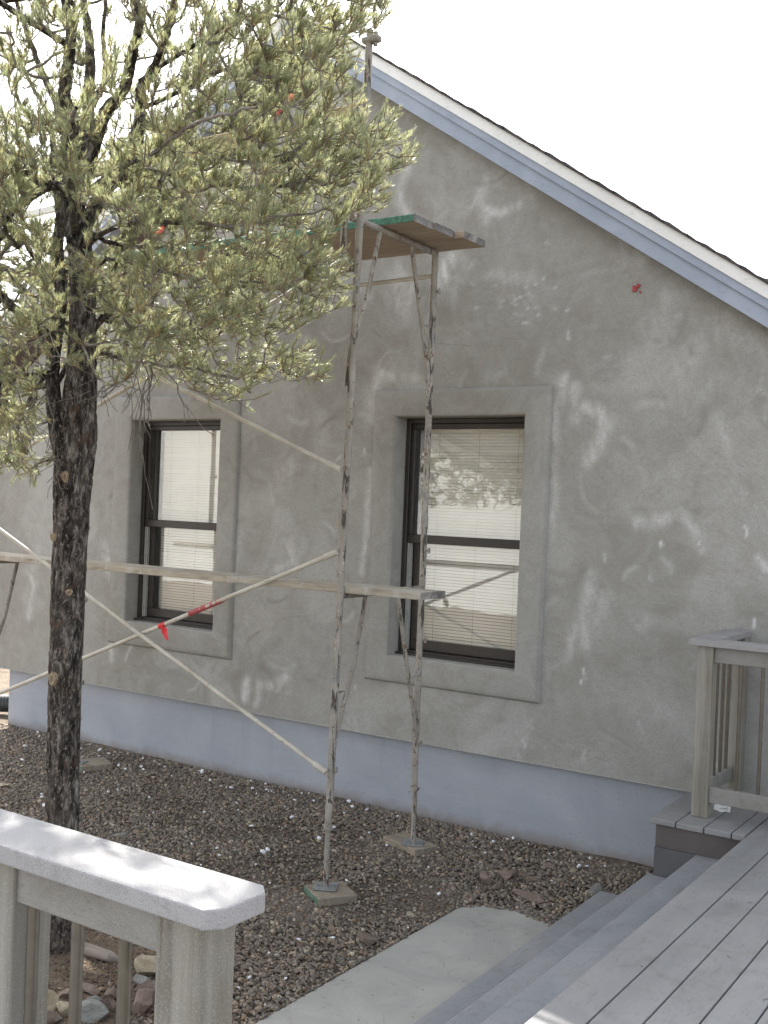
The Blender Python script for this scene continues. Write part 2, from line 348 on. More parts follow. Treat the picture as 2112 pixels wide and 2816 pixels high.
# ---------------------------------------------------------------- house
house = empty('house', (-5.5, 9, 0), 'grey stuccoed gable end of the house with two windows and bluish foundation', 'house')
YW = 6.9; FT = .555; PKX, PKZ = -5.52, 6.225; SL = .66      # fascia-plane roof top
def rooftop(x): return PKZ - SL*abs(x-PKX)
WIN = [(-4.47, -3.41, 1.175, 2.96), (-7.27, -6.225, 1.175, 2.96)]     # x0,x1,z0,z1 of the stucco openings
XL, XR = -8.93, -.4; XS = XL-.24
def stucco_wall():
    h = .0165; xs = np.arange(XS, XR+h/2, h); zs = np.arange(FT, 6.1, h)
    X, Z = np.meshgrid(xs, zs, indexing='ij')
    stain = np.zeros_like(X)
    wx = (vnoise(X*7, Z*7, 5, 3)-.5)*.05; wz = (vnoise(X*7, Z*7, 6, 3)-.5)*.05
    def stroke(pts, w, k, soft=2.0):
        P = [onY(px*1.2731, py*1.2731, YW) for px, py in pts]; d = np.full(X.shape, 9.)
        for a, b in zip(P[:-1], P[1:]):
            ax, az, bx, bz = a[0], a[2], b[0], b[2]; L = (bx-ax)**2+(bz-az)**2+1e-9
            t = np.clip(((X+wx-ax)*(bx-ax)+(Z+wz-az)*(bz-az))/L, 0, 1)
            d = np.minimum(d, np.hypot(X+wx-ax-t*(bx-ax), Z+wz-az-t*(bz-az)))
        np.maximum(stain, k*np.exp(-(d/w)**soft)*(.62+.9*np.clip((vnoise((X+Z*.3)*22, Z*7, 51, 3)-.3)*2.2, 0, 1)), out=stain)
    for a in ( # strokes in picture units, laid on the wall as efflorescence marks
        ([(885,360),(865,400),(862,440),(880,455)], .04, .55), ([(1050,385),(1035,440),(1050,470)], .05, .4), ([(1040,450),(1080,458),(1120,440)], .035, .5),
        ([(1055,375),(1020,450)], .02, .5), ([(970,560),(950,610)], .07, .65), ([(860,600),(868,680)], .10, .4), ([(890,620),(880,660)], .05, .4),
        ([(1060,590),(1140,600)], .05, .25), ([(1215,815),(1215,860)], .045, .75), ([(1245,830),(1242,905)], .04, .5), ([(1260,880),(1290,890),(1312,915),(1290,960),(1270,1000)], .05, .55),
        ([(1300,900),(1305,940)], .03, .7), ([(820,810),(805,850),(800,900)], .06, .55), ([(830,812),(900,818)], .05, .4), ([(1205,840),(1200,1000),(1190,1200)], .035, .35),
        ([(798,1020),(792,1180),(785,1240)], .03, .5), ([(620,1170),(640,1210),(600,1230)], .05, .5), ([(520,1140),(510,1240)], .04, .3),
        ([(535,1470),(530,1510)], .04, .75), ([(560,1480),(555,1520)], .035, .6), ([(580,1480),(620,1465)], .04, .65), ([(610,1475),(600,1490)], .03, .6),
        ([(770,1550),(778,1590)], .03, .5), ([(1380,1130),(1460,1110),(1510,1150),(1520,1180)], .05, .45), ([(1500,1140),(1515,1165)], .025, .6),
        ([(1280,1240),(1265,1300),(1262,1400)], .05, .4), ([(1310,1290),(1290,1340)], .06, .3), ([(1640,1205),(1655,1225)], .04, .6), ([(1240,1350),(1225,1420)], .04, .35),
        ([(1425,460),(1380,560)], .06, .25), ([(1480,780),(1560,700),(1640,760)], .10, .22), ([(1560,900),(1590,1010),(1600,1080)], .07, .3), ([(60,1240),(75,1260),(65,1330)], .05, .45),
        ([(95,1110),(60,1290)], .08, .25), ([(225,1180),(240,1240)], .05, .4), ([(240,1350),(240,1420)], .04, .5), ([(660,730),(672,760)], .04, .4), ([(560,650),(600,700)], .08, .3),
        ([(1000,560),(980,640)], .05, .2), ([(1440,640),(1420,760),(1500,850)], .12, .22), ([(1000,330),(1060,360),(1140,420)], .12, .2), ([(1330,1500),(1500,1560)], .12, .15),
        ([(630,1000),(580,1080)], .1, .22), ([(700,900),(690,1000)], .08, .2), ([(900,700),(1000,740)], .1, .12), ([(1350,1000),(1400,1050),(1480,1000)], .09, .2)):
        stroke(a[0], a[1], a[2]*.9)
    dark = np.zeros_like(X); rr = random.Random(3)
    for q in range(230):   # sweeping arcs of the trowel
        cx_, cz_ = rr.uniform(XL, -1.2), rr.uniform(.7, 5.4); rad_ = rr.uniform(.08, .30); a0 = rr.uniform(0, 6.28); da = rr.uniform(.7, 2.0); k = rr.uniform(.10, .38); w = rr.uniform(.008, .03)
        sel = (np.abs(X-cx_) < .4)&(np.abs(Z-cz_) < .4); xx, zz = X[sel]+wx[sel]*.6-cx_, Z[sel]+wz[sel]*.6-cz_; dd = np.abs(np.hypot(xx, zz)-rad_); an = (np.arctan2(zz, xx)-a0)%6.28
        val = k*np.exp(-(dd/w)**2)*np.clip(np.minimum(an, da-an)*4, 0, 1)
        if q%3: stain[sel] = np.maximum(stain[sel], val)
        else: dark[sel] = np.maximum(dark[sel], val*1.6)
    for _ in range(36):   # pale flecks thrown by the trowel
        px, py = random.gauss(1120, 52), random.gauss(640, 42); stroke([(px,py),(px+random.uniform(3,9),py+random.uniform(-1.5,1.5))], .007, random.uniform(.3,.6))
    for _ in range(34):
        px, py = random.uniform(760, 1650), random.uniform(700, 1680); stroke([(px,py),(px+3,py+random.uniform(6,24))], .009, random.uniform(.4,.9))
    sw = vnoise(X*1.3+vnoise(X*2, Z*2, 8, 2)*1.5, Z*1.3+vnoise(X*2, Z*2, 9, 2)*1.5, 12, 4); stain = np.maximum(stain, np.clip((sw-.56)*1.6, 0, .16))
    Yd = YW + (vnoise(X*2.2, Z*2.2, 15, 3)-.5)*.012
    I = np.arange(X.size).reshape(X.shape); cx = X[:-1,:-1]+h/2; cz = Z[:-1,:-1]+h/2
    keep = cz < PKZ-.24-SL*np.abs(cx-PKX)
    for x0, x1, z0, z1 in WIN: keep &= ~((cx > x0-.09)&(cx < x1+.09)&(cz > z0-.09)&(cz < z1+.09))
    F = np.stack([I[:-1,:-1], I[1:,:-1], I[1:,1:], I[:-1,1:]], -1)[keep]
    V = np.stack([X, Yd, Z], -1).reshape(-1, 3)
    me = np_mesh('stucco_wall', V, F)
    for nm_, ar_ in (('stain', stain), ('swirl', dark)):
        at = me.attributes.new(nm_, 'FLOAT', 'POINT'); at.data.foreach_set('value', ar_.ravel().astype(np.float32))
    link('stucco_wall', me, STUCCO, house, True)
stucco_wall()
def wall_core():
    b = MB(); y0, y1 = 6.925, 7.30
    cols = [XS, WIN[1][0]-.08, WIN[1][1]+.08, PKX, WIN[0][0]-.08, WIN[0][1]+.08, XR]
    t = lambda x: rooftop(x)-.12
    for i, (a, c) in enumerate(zip(cols[:-1], cols[1:])):
        if i in (1, 4):
            b.prismY([(a,FT+.002),(c,FT+.002),(c,WIN[0][2]-.08),(a,WIN[0][2]-.08)], y0, y1); b.prismY([(a,WIN[0][3]+.08),(c,WIN[0][3]+.08),(c,t(c)),(a,t(a))], y0, y1)
        else: b.prismY([(a,FT+.002),(c,FT+.002),(c,t(c)),(a,t(a))], y0, y1)
    b.box((XS-.02, 6.902, FT), (XS, 7.30, t(XS)), 0); b.box((XL-.001, 7.30, 0.02), (XL+.25, 15, t(XL)-.05)); b.box((XR-.25, 7.30, .02), (XR, 15, t(XR)-.05)); b.box((XL, 15, 0), (XR, 15.3, 3.6))
    b.box((XL+.25, 7.9, 0), (XR-.25, 8.0, 4.0))
    b.build('wall_core', STUCCO, house)
    f = MB(); f.box((XL-.002, 6.97, -.35), (XR, 7.28, FT-.001)); f.build('foundation', FOUND, house)
    w = MB(); w.box((XS-.02, 6.890, FT-.003), (XR, 6.934, FT+.003), .001); w.build('weep_screed', WHITE if False else m_plain('screed_metal', (.40,.40,.37), .7), house)
wall_core()
def ring(name, x0, x1, z0, z1, prof, mat, parent):
    """sweep profile (offset outward from the opening, y) round a rectangle with mitred corners"""
    me = bmesh.new(); L = []
    for o, y in prof:
        o = Vector((o, 0)).x; L.append([me.verts.new(p) for p in ((x0-o,y,z0-o),(x1+o,y,z0-o),(x1+o,y,z1+o),(x0-o,y,z1+o))])
    for a, b in zip(L[:-1], L[1:]):
        for i in range(4): me.faces.new((a[i], a[(i+1)%4], b[(i+1)%4], b[i]))
    bmesh.ops.recalc_face_normals(me, faces=me.faces)
    m = bpy.data.meshes.new(name); me.to_mesh(m); me.free()
    o = link(name, m, mat, parent); 
    m.polygons.foreach_set('use_smooth', [True]*len(m.polygons)); m.set_sharp_from_angle(angle=R(50)); return o
def window(x0, x1, z0, z1, tr, lab):
    prof = [(0,7.06),(0,6.895),(.006,6.878),(.022,6.868),(tr-.045,6.865),(tr-.02,6.869),(tr-.006,6.882),(tr,6.90),(tr,6.93)]
    ring('window_surround', x0, x1, z0, z1, prof, STUCCO, house)
    fr = MB(); a, b, c, d = x0+.004, x1-.004, z0+.004, z1-.004
    for bx in (((a,7.025,c),(a+.034,7.15,d)), ((b-.034,7.025,c),(b,7.15,d)), ((a+.034,7.028,d-.035),(b-.034,7.15,d)), ((a+.034,7.028,c),(b-.034,7.15,c+.028))): fr.box(*bx, bev=.003)
    fr.box((a-.001, 6.985, c-.003), (b+.001, 7.03, c+.014), .002)
    f = fr.build('window', BRONZE, house); f['label'] = lab
    zm = (c+d)/2-.02
    up = MB(); A, B = a+.036, b-.036
    for bx in (((A,7.045,zm-.03),(B,7.085,zm+.035)), ((A,7.045,d-.075),(B,7.085,d-.036)), ((A,7.045,zm+.035),(A+.03,7.085,d-.075)), ((B-.022,7.045,zm+.035),(B,7.085,d-.075))): up.box(*bx, bev=.004)
    up.build('upper_sash', BRONZE, f)
    lo = MB()
    for bx in (((A+.03,7.09,c+.03),(B,7.125,c+.105)), ((A+.03,7.09,zm-.02),(B,7.125,zm+.02)), ((A+.03,7.09,c+.105),(A+.075,7.125,zm-.02)), ((B-.035,7.09,c+.105),(B,7.125,zm-.02))): lo.box(*bx, bev=.004)
    lo.build('lower_sash', BRONZE, f)
    tk = MB(); tk.box((A-.001,7.05,c+.03),(A+.012,7.089,zm-.032)); tk.box((A+.013,7.06,c+.03),(A+.024,7.089,zm-.032)); tk.build('jamb_track', TRACK, f)
    for nm, (p, q, r_, t) in (('upper_pane', (A+.028, B-.02, zm+.03, d-.07)), ('lower_pane', (A+.07, B-.03, c+.10, zm-.018))):
        g = MB(); y = 7.065 if nm == 'upper_pane' else 7.108; g.box((p,y,r_),(q,y+.004,t)); g.build(nm, GLASS, f)
    # blinds
    bl = MB(); n = int((d-c-.1)/.0235); bx0, bx1 = A+.075, B-.005
    for i in range(n):
        zc = d-.09-i*.0235; tl = R(54+random.uniform(-3, 3)); w = .0135; dy, dz = math.cos(tl)*w, math.sin(tl)*w; sag = random.uniform(-.001,.001)
        vs = []
        for k in (-1, -.3, .4, 1): vs += [(bx0, 7.175+dy*k, zc-dz*k+sag+.002*(1-k*k)), (bx1, 7.175+dy*k, zc-dz*k+.002*(1-k*k)-sag)]
        bl._add(vs, [(0,1,3,2),(2,3,5,4),(4,5,7,6)])
    bl.build('blind', BLIND, f)
    hd = MB(); hd.box((bx0-.01,7.155,d-.085),(bx1+.005,7.195,d-.04), .003); hd.build('blind_headrail', BLIND, f)
    st = MB()
    for k in (.12, .5, .86): st.tube([(bx0+(bx1-bx0)*k, 7.158, d-.08), (bx0+(bx1-bx0)*k+.002, 7.158, c+.06)], .0012, 5)
    st.build('blind_cord', TRACK, f)
window(*WIN[0], .205, 'window beside the deck, scaffold leg crossing its left edge'); window(*WIN[1], .215, 'window half hidden by the pine trunk and plank')
def roof():
    Y0, Y1 = 6.75, 15.6; xr, xl = XR+.2, -9.28
    z = rooftop
    def slab(nm, dz0, dz1, y0, y1, mat, par, a=xl, b=xr, side=None):
        m = MB()
        if side in (None, 'R'): m.prismY([(PKX, z(PKX)-dz1),(b, z(b)-dz1),(b, z(b)-dz0),(PKX, z(PKX)-dz0)], y0, y1)
        if side in (None, 'L'): m.prismY([(a, z(a)-dz1),(PKX-.0005, z(PKX)-dz1),(PKX-.0005, z(PKX)-dz0),(a, z(a)-dz0)], y0, y1)
        return m.build(nm, mat, par)
    deck = slab('roof', .03, .20, Y0+.03, Y1, m_paint('soffit_paint', (.33,.36,.44)), house)
    slab('drip_board', .027, .112, Y0-.012, Y0+.03, WHITE, deck)
    slab('shadow_board', .112, .171, Y0+.0, Y0+.03, FASCIA, deck)
    slab('fascia_board', .171, .282, Y0+.018, Y0+.14, FASCIA, deck)
    # shingles: overlapping courses that give the stepped edge
    m = MB(); Ls = math.hypot(1, SL)
    for sgn, xe in ((1, xr), (-1, xl)):
        n = int(abs(xe-PKX)*Ls/.145)
        for i in range(n+1):
            a = PKX+sgn*i*.145/Ls; b = PKX+sgn*(i*.145+.15)/Ls
            za = z(a)-.026; zb = z(b)-.026; t = .006; T = .024+random.uniform(-.003,.004)
            q = [(a, za), (b, zb), (b, zb+T), (a, za+t)]
            if sgn < 0: q = q[::-1]
            m.prismY(q, Y0-.03+random.uniform(-.004,.004), Y1)
    m.build('shingles', SHING, deck)
    # unfinished left rake: dark sheathing and red flashing
    e = MB(); e.prismY([(PKX-.05, z(PKX)-.62-.05*SL),(PKX+.12, z(PKX)-.40),(PKX+.02,z(PKX)-.27),(xl+.25, z(xl+.25)-.27),(xl+.25, z(xl+.25)-.62)], 6.87, 6.90); e.build('exposed_sheathing', DBROWN, house)
    for a, b in ((-5.38,-5.52),(-5.56,-5.76),(-5.98,-6.05),(-6.6,-6.72),(-6.95,-7.12),(-7.3,-7.35),(-7.9,-8.05)):
        rd = MB(); rd.prismY([(b, z(b)-.67-random.uniform(0,.02)),(a, z(a)-.67-.0),(a, z(a)-.61),(b, z(b)-.60)], 6.862, 6.869); rd.build('red_flashing', RED, house)
    c = MB(); c.box((XL-.30, 6.86, 2.88), (XL-.06, 6.895, 4.0), .01); c.box((XL-.06, 6.87, 3.05), (XL+.01, 6.895, 3.95), .01); c.build('corner_board', DBROWN, house)
    p = MB()      # exposed red primer spot with chipped edge
    for px, py, r_ in ((1371,624,.021),(1380,617,.014),(1384,632,.007)):
        q = onY(px*1.2731, py*1.2731, YW); p = MB(); pts = [(q.x+math.cos(t)*r_*random.uniform(.55,1.1), q.z+math.sin(t)*r_*random.uniform(.6,1.4)) for t in np.linspace(0, 2*math.pi, 10)[:-1]]
        p.prismY(pts, 6.888, 6.90); p.build('red_primer_spot', m_plain('red_primer', (.42,.07,.07), .7), house)
roof()

# ---------------------------------------------------------------- concrete pad, stairs, deck
GP = -.035
pad = MB(); pad.prism([(-3.10,1.0),(-1.7,1.0),(-1.7,6.0),(-2.53,5.90),(-2.80,5.82),(-2.97,5.77),(-3.08,5.62)], -.2, GP, .008)
tag(pad.build('path', CONC), 'pale concrete landing pad at the foot of the deck steps', None, None, 'structure')
DZ = EYE-1.69
stairs = empty('deck_stairs', (-2.0, 3.7, 0), 'three blue grey composite steps running along the deck edge', 'stairs')
for z_, x0, x1 in ((EYE-1.855, -1.82, -1.50), (EYE-2.02, -2.092, -1.79), (EYE-2.185, -2.372, -2.06)):
    b = MB(); b.box((x0, 1.44, z_-.032), (x1, 6.02, z_), .007, seg=2); b.build('tread', TREAD, stairs)
    b = MB(); b.box((x0+.03, 1.45, z_-.165), (x0+.05, 6.0, z_-.033)); b.build('riser', TREAD, stairs)
deck = empty('deck', (0, 3, 0), 'grey composite deck with wide boards and dark skirt by the wall', 'deck')
xs = [-1.545, -1.377]+[-1.226+.1515*i for i in range(24)]
for a, b_ in zip(xs[:-1], xs[1:]):
    b = MB(); b.box((a+.003, -1.5, DZ-.032), (b_-.003, 6.90, DZ), .004, seg=2); b.build('deck_board', DECK, deck)
xs2 = [-2.085, -1.93, -1.775, -1.625, -1.549]
for a, b_ in zip(xs2[:-1], xs2[1:]):
    b = MB(); b.box((a+.003, 5.965+random.uniform(-.003,.003), DZ-.034), (b_-.003, 6.90, DZ-.0015), .005, seg=2); b.build('deck_board', DECK, deck)
for i in range(20):
    a = -1.551-(i+1)*.1515; b = MB(); b.box((a+.003, -1.5, DZ-.032), (a+.1485, 1.435, DZ), .004, seg=2); b.build('deck_board', DECK, deck)
b = MB(); b.box((-2.05, 5.995, DZ-.165), (-1.55, 6.02, DZ-.036), .002); b.build('skirt_board', m_paint('brown_skirt_paint', (.125,.11,.105), .7, .03), deck)
b = MB(); b.box((-2.055, 5.995, DZ-.46), (-1.55, 6.016, DZ-.167), .002); b.box((-2.055, 6.02, DZ-.40), (-2.03, 6.9, DZ-.036)); b.build('skirt_board', SKIRT, deck)
b = MB(); b.box((-1.50, -1.5, DZ-.2), (-1.46, 6.0, DZ-.034)); b.box((-1.45, -1.45, -.3), (3, 6.7, DZ-.05)); b.box((-4.4, 1.38, DZ-.2), (-1.5, 1.42, DZ-.034)); b.build('deck_frame', SKIRT, deck)

def rail_near():
    t = empty('deck_railing', (-1.24, 1.35, DZ), 'near railing with wide sunlit chamfered cap and bronze balusters', 'railing')
    zt = EYE-.64; x0 = -4.4; ym, yM = 1.273, 1.42
    b = MB(); b.prism([(x0, ym), (-1.147, ym), (-1.125, 1.300), (-1.122, 1.393), (-1.148, yM), (x0, yM)], zt-.034, zt, .004); b.build('cap', CAP, t)
    b = MB(); b.box((x0, 1.318, zt-.118), (-1.282, 1.355, zt-.0345), .003); b.box((x0, 1.318, DZ+.06), (-1.282, 1.355, DZ+.145), .003); b.build('rail', RAILH, t)
    for xp in (-1.281, -1.738, -3.4):
        b = MB(); b.box((xp, 1.308, DZ), (xp+.094, 1.40, zt-.0342), .005, seg=2); b.build('post', RAIL, t)
    xx = [-1.38+.0-.12*i for i in range(0, 26)]
    for x in xx:
        if any(abs(x-(p+.047)) < .065 for p in (-1.281, -1.738, -3.4)) and abs(x+1.62) > .02: continue
        b = MB(); b.tube([(x, 1.337, DZ+.14), (x, 1.337, zt-.115)], .0115, 16, False); b.build('baluster', BALU, t, True)
rail_near()
def rail_back():
    t = empty('deck_railing', (-1.9, 6.1, DZ), 'far corner railing against the stucco wall with square post', 'railing')
    zt = EYE-.69; yf = 6.12
    b = MB(); b.prism([(-1.95, yf), (1.0, yf), (1.0, yf+.135), (-1.81, yf+.135), (-1.81, 6.895), (-1.95, 6.895)][::1], zt-.034, zt, .003); b.build('cap', CAP, t)
    b = MB(); b.box((-1.815, 6.175, zt-.125), (1.0, 6.21, zt-.035), .003); b.box((-1.815, 6.170, DZ+.085), (1.0, 6.215, DZ+.175), .003)
    b.box((-1.90, 6.245, zt-.115), (-1.865, 6.88, zt-.035), .003); b.box((-1.90, 6.245, DZ+.085), (-1.865, 6.88, DZ+.17), .003); b.build('rail', RAILH, t)
    for (x, y, w) in ((-1.906, 6.152, .09), (-1.905, 6.805, .088), (-.2, 6.152, .09)):
        b = MB(); b.box((x, y, DZ), (x+w, y+w, zt-.0342), .004, seg=2); b.build('post', RAIL, t)
    for x in [-1.67, -1.55, -1.43, -1.31, -1.19, -1.07, -.95, -.83, -.71, -.59, -.47, -.35]:
        b = MB(); b.tube([(x, 6.192, DZ+.17), (x, 6.192, zt-.12)], .0105, 12, False); b.build('baluster', BALU, t, True)
    for y in (6.36, 6.48, 6.60, 6.72):
        b = MB(); b.tube([(-1.882, y, DZ+.17), (-1.882, y, zt-.11)], .0105, 12, False); b.build('baluster', BALU, t, True)
rail_back()
# crumpled white paper under the rail, with a scribbled line
pp = onZ(1985, 2233, DZ); b = MB(); n = 9
vs = [(pp.x-.047+.094*i/(n-1), pp.y+.006*math.sin(i*1.3)+.02*j, DZ+.003+.040*j+.003*math.cos(i*.9)) for j in (0, 1) for i in range(n)]
b._add(vs, [(i, i+1, n+i+1, n+i) for i in range(n-1)])
pap = tag(b.build('paper_scrap', m_plain('white_paper', (.8,.8,.8), .6, 0, .05)), 'torn white paper scrap with dark handwriting lying on deck boards', 'paper')
b = MB(); b.tube([Vector((pp.x-.012+.0065*i, pp.y+.004, DZ+.014+.006*math.sin(i*2.3)+.0016*i)) for i in range(8)], .0016, 5); b.build('handwriting', m_plain('black_ink', (.02,.02,.02), .6), pap)

# ---------------------------------------------------------------- scaffold
FX, FY, RY = -3.82, 5.31, 6.295; LX = -7.15
scaf = empty('scaffold', (-5.4, 5.8, 0), 'rusty tan tubular scaffold with crossed braces in front of the wall', 'scaffold')
def wob(p, q, n=14, a=.0010):
    p, q = Vector(p), Vector(q); return [p.lerp(q, i/n)+(Vector((random.gauss(0,a), random.gauss(0,a), 0)) if 0 < i < n else Vector()) for i in range(n+1)]
def leg(x, y, z0, z1, x1=None):
    b = MB(); p0 = (x, y, z0); p1 = (x if x1 is None else x1, y, z1)
    b.tube(wob(p0, p1, 16), [.0218+random.uniform(-.0005,.0008) for _ in range(17)], 14)
    zc = EYE-.11
    if z0 < zc < z1: b.tube([(x, y, zc-.045), (x, y, zc+.045)], .0245, 14)
    for zz in (EYE-.297, EYE-1.593, EYE+.2, EYE+1.44, EYE-.9):
        if z0 < zz < z1:
            b.tube([(x+.018, y, zz), (x+.045, y, zz)], .008, 8); b.box((x+.038, y-.013, zz-.018), (x+.048, y+.013, zz+.018), .003)
    return b.build('leg', SCAF, scaf, True)
def frame(x, top_front, dx=0):
    leg(x, FY, EYE-1.94, top_front, x+dx); leg(x-.01, RY, EYE-1.90, EYE+1.735)
    for zh in (EYE-.555, EYE+1.70):
        b = MB(); b.tube(wob((x, FY, zh-.0), (x-.01, RY, zh), 10), .0215, 14); b.build('header', SCAF, scaf, True)
    for zh, zl in ((EYE-.575, EYE-1.42), (EYE+1.68, EYE+.92)):
        b = MB(); b.tube([(x, FY+.30, zh), (x, FY+.20, (zh+zl)/2), (x, FY+.035, zl), (x, FY+.012, zl-.22)], .0145, 10)
        b.tube([(x-.01, RY-.30, zh), (x-.01, RY-.17, (zh+zl)/2), (x-.01, RY-.035, zl), (x-.01, RY-.012, zl-.22)], .0145, 10)
        b.tube([(x, FY+.02, zl+.28), (x, FY+.11, zl+.28)], .006, 6); b.tube([(x-.01, RY-.02, zl+.28), (x-.01, RY-.11, zl+.28)], .006, 6)
        b.build('gusset_tube', SCAF, scaf, True)
    for y, zt in ((FY, EYE-1.90), (RY, EYE-1.86)):
        zb = gz(y)+.045
        b = MB(); b.tube([(x, y, zb+.006), (x, y, zt)], .0165, 12); b.tube([(x, y, zt-.05), (x, y, zt-.035)], .026, 12)
        for k in range(7): b.tube([(x+.012, y-.012, zb+.05+k*.05), (x+.0155, y-.0145, zb+.05+k*.05)], .004, 6)
        b.tube([(x-.045, y, zt-.075), (x-.028, y-.03, zt-.06), (x+.0, y-.032, zt-.055), (x+.035, y-.02, zt-.045), (x+.035, y, zt-.03)], .004, 6)
        j = b.build('screw_jack', GALV if False else SCAF, scaf, True)
        b = MB(); b.box((x-.07, y-.07, zb+.001), (x+.07, y+.07, zb+.008), .002, Matrix.Rotation(R(28), 3, 'Z'))
        for sx, sy in ((1,1),(1,-1),(-1,1),(-1,-1)):
            b.tube([(x+sx*.035, y+sy*.035, zb+.008), (x+sx*.035, y+sy*.035, zb+.016)], .008, 6)
        b.build('base_plate', GALV, j)
frame(FX, EYE+2.80, .075); frame(LX, EYE+2.60, .03)
b = MB(); b.tube(wob((FX-.055, FY-.01, EYE+1.36), (FX-.03, FY-.02, EYE+1.95), 6), .019, 12); b.build('stub_post', SCAF, scaf, True)
b = MB(); b.box((FX-.085, FY-.045, EYE+1.38), (FX+.03, FY+.03, EYE+1.44), .01); b.tube([(FX-.05, FY-.05, EYE+1.41), (FX-.05, FY+.05, EYE+1.41)], .012, 8); b.build('clamp', SCAF, scaf, True)
b = MB(); b.box((FX+.03, FY-.03, EYE+2.72), (FX+.15, FY+.03, EYE+2.76), .01); b.tube([(FX+.12,FY,EYE+2.7),(FX+.12,FY,EYE+2.78)], .014, 8); b.build('clamp', SCAF, scaf, True)
def brace(p, q, r_=.0142):
    b = MB(); b.tube(wob(p, q, 12, .003), r_, 10)
    for e, o in ((p, q), (q, p)):
        d = (Vector(o)-Vector(e)).normalized(); b.tube([Vector(e)-d*.01, Vector(e)+d*.09], r_*1.35, 10)
    return b.build('cross_brace', BRACE, scaf, True)
yb = FY-.028
b1 = brace((FX, yb, EYE-.297), (LX, yb, EYE-1.64)); brace((FX, yb-.026, EYE-1.60), (LX, yb-.026, EYE-.20))
brace((FX, yb, EYE+.20), (LX, yb, EYE+1.49)); brace((FX, yb-.026, EYE+1.44), (LX, yb-.026, EYE+.11))
b = MB(); b.tube([(FX-.02, RY+.03, EYE+1.555), (FX-1.0, RY+.03, EYE+1.53), (-6.97, RY+.03, EYE+1.46)], .015, 8); b.build('tie_bar', BRACE, scaf, True)
A = Vector((FX, yb, EYE-.297)); B = Vector((LX, yb, EYE-1.64))
def on_b1(px):   # where the brace crosses a picture column
    best = min((abs(proj_np(np.array(A.lerp(B, t)))[0]-px), t) for t in np.linspace(0, 1, 400)); return A.lerp(B, best[1])
b = MB(); p, q = on_b1(614), on_b1(523); n = 26
b.tube([p.lerp(q, i/n) for i in range(n+1)], [.0172+.002*random.random() for _ in range(n+1)], 10); b.build('tape_wrap', m_plain('faded_red_tape', (.42,.09,.10), .6), b1, False)
p = on_b1(447); b = MB()
b.tube([on_b1(454), on_b1(440)], .0180, 10)
vs = []
for i in range(6):
    for j in range(5): vs.append((p.x+.005+.012*i+.004*j, p.y-.02-.004*math.sin(i*1.2+j), p.z+.0-.003*i-.014*j-.002*i*j*(1 if i < 4 else .6)))
b._add(vs, [(i*5+j, i*5+j+1, i*5+j+6, i*5+j+5) for i in range(5) for j in range(4)])
tag(b.build('warning_flag', m_plain('red_ribbon', (.72,.03,.04), .5)), 'small red ribbon flag tied on the diagonal scaffold brace', 'flag')
# wire sticking out at the rear leg
b = MB(); b.tube([(FX, RY, EYE+1.10), (FX+.12, RY+.03, EYE+1.085), (FX+.25, RY+.08, EYE+1.08)], .0022, 5); b.tube([(FX-.02, RY-.02, EYE+1.50), (FX-.05, RY-.05, EYE+1.3), (FX-.13, RY-.06, EYE+1.08)], .0022, 5)
b.build('tie_wire', SCAR if False else SCAF, scaf)

def block(x, y, w, d, rot, lab, green=False):
    z0 = gz(y)-.004; b = MB(); b.box((x-w/2, y-d/2, z0), (x+w/2, y+d/2, z0+.047), .004, Matrix.Rotation(R(rot), 3, 'Z'), 2)
    o = b.build('wood_block', BLOCK); tag(o, lab, 'block', 'wooden blocks under scaffold feet')
    if green:
        Rm = Matrix.Rotation(R(rot), 3, 'Z'); c = Vector((x, y, z0+.023)); g = MB()
        g.box((x-w/2+.004, y-d/2-.0015, z0+.004), (x+w/2-.004, y-d/2-.0005, z0+.043))
        for v in g.bm.verts: v.co = c+Rm@(v.co-c)
        g.build('green_paint_edge', m_plain('dull_green_paint', (.12,.22,.16), .7, 0, .4, 40), o)
block(-3.775, 5.30, .25, .245, -33, 'square wood block with green edge under the near scaffold foot', True)
block(-3.87, 6.335, .36, .19, -20, 'long worn wood block under the scaffold foot nearest the wall')
block(-7.08, 6.40, .27, .27, -25, 'grey wood block just right of the pine trunk', True)
block(LX, FY, .27, .25, 15, 'wood block under the hidden left scaffold foot')
def plank(nm, x0, x1, y0, y1, z0, th, mat, lab, cat='plank', sag=0, green=False, endmat=True, group=None, tilt=0):
    b = MB(); n = 24; W = y1-y0; prof = [(0,.004),(.004,0),(W-.004,0),(W,.004),(W,th-.004),(W-.004,th),(.004,th),(0,th-.004)]
    rings = []
    for i in range(n+1):
        t = i/n; x = x0+(x1-x0)*t; sg = -sag*4*t*(1-t)+random.gauss(0,.0008)+tilt*(t-.5)
        rings.append([b.bm.verts.new((x, y0+p+random.gauss(0,.0006), z0+q+sg)) for p, q in prof])
    for k in range(n):
        for j in range(8): b.bm.faces.new((rings[k][j], rings[k+1][j], rings[k+1][(j+1)%8], rings[k][(j+1)%8]))
    e1 = b.bm.faces.new(rings[0]); e2 = b.bm.faces.new(rings[-1][::-1])
    bmesh.ops.recalc_face_normals(b.bm, faces=b.bm.faces)
    for f in b.bm.faces:
        f.material_index = 0
    b.bm.faces.ensure_lookup_table(); e1.material_index = 1; e2.material_index = 1
    if green:
        for f in b.bm.faces:
            if abs(f.normal.y+1) < .1 or (f.normal.y < -.5): f.material_index = 2
    me = bpy.data.meshes.new(nm); b.bm.to_mesh(me); b.bm.free()
    return tag(link(nm, me, [mat, PLANKE, GREENP]), lab, cat, group)
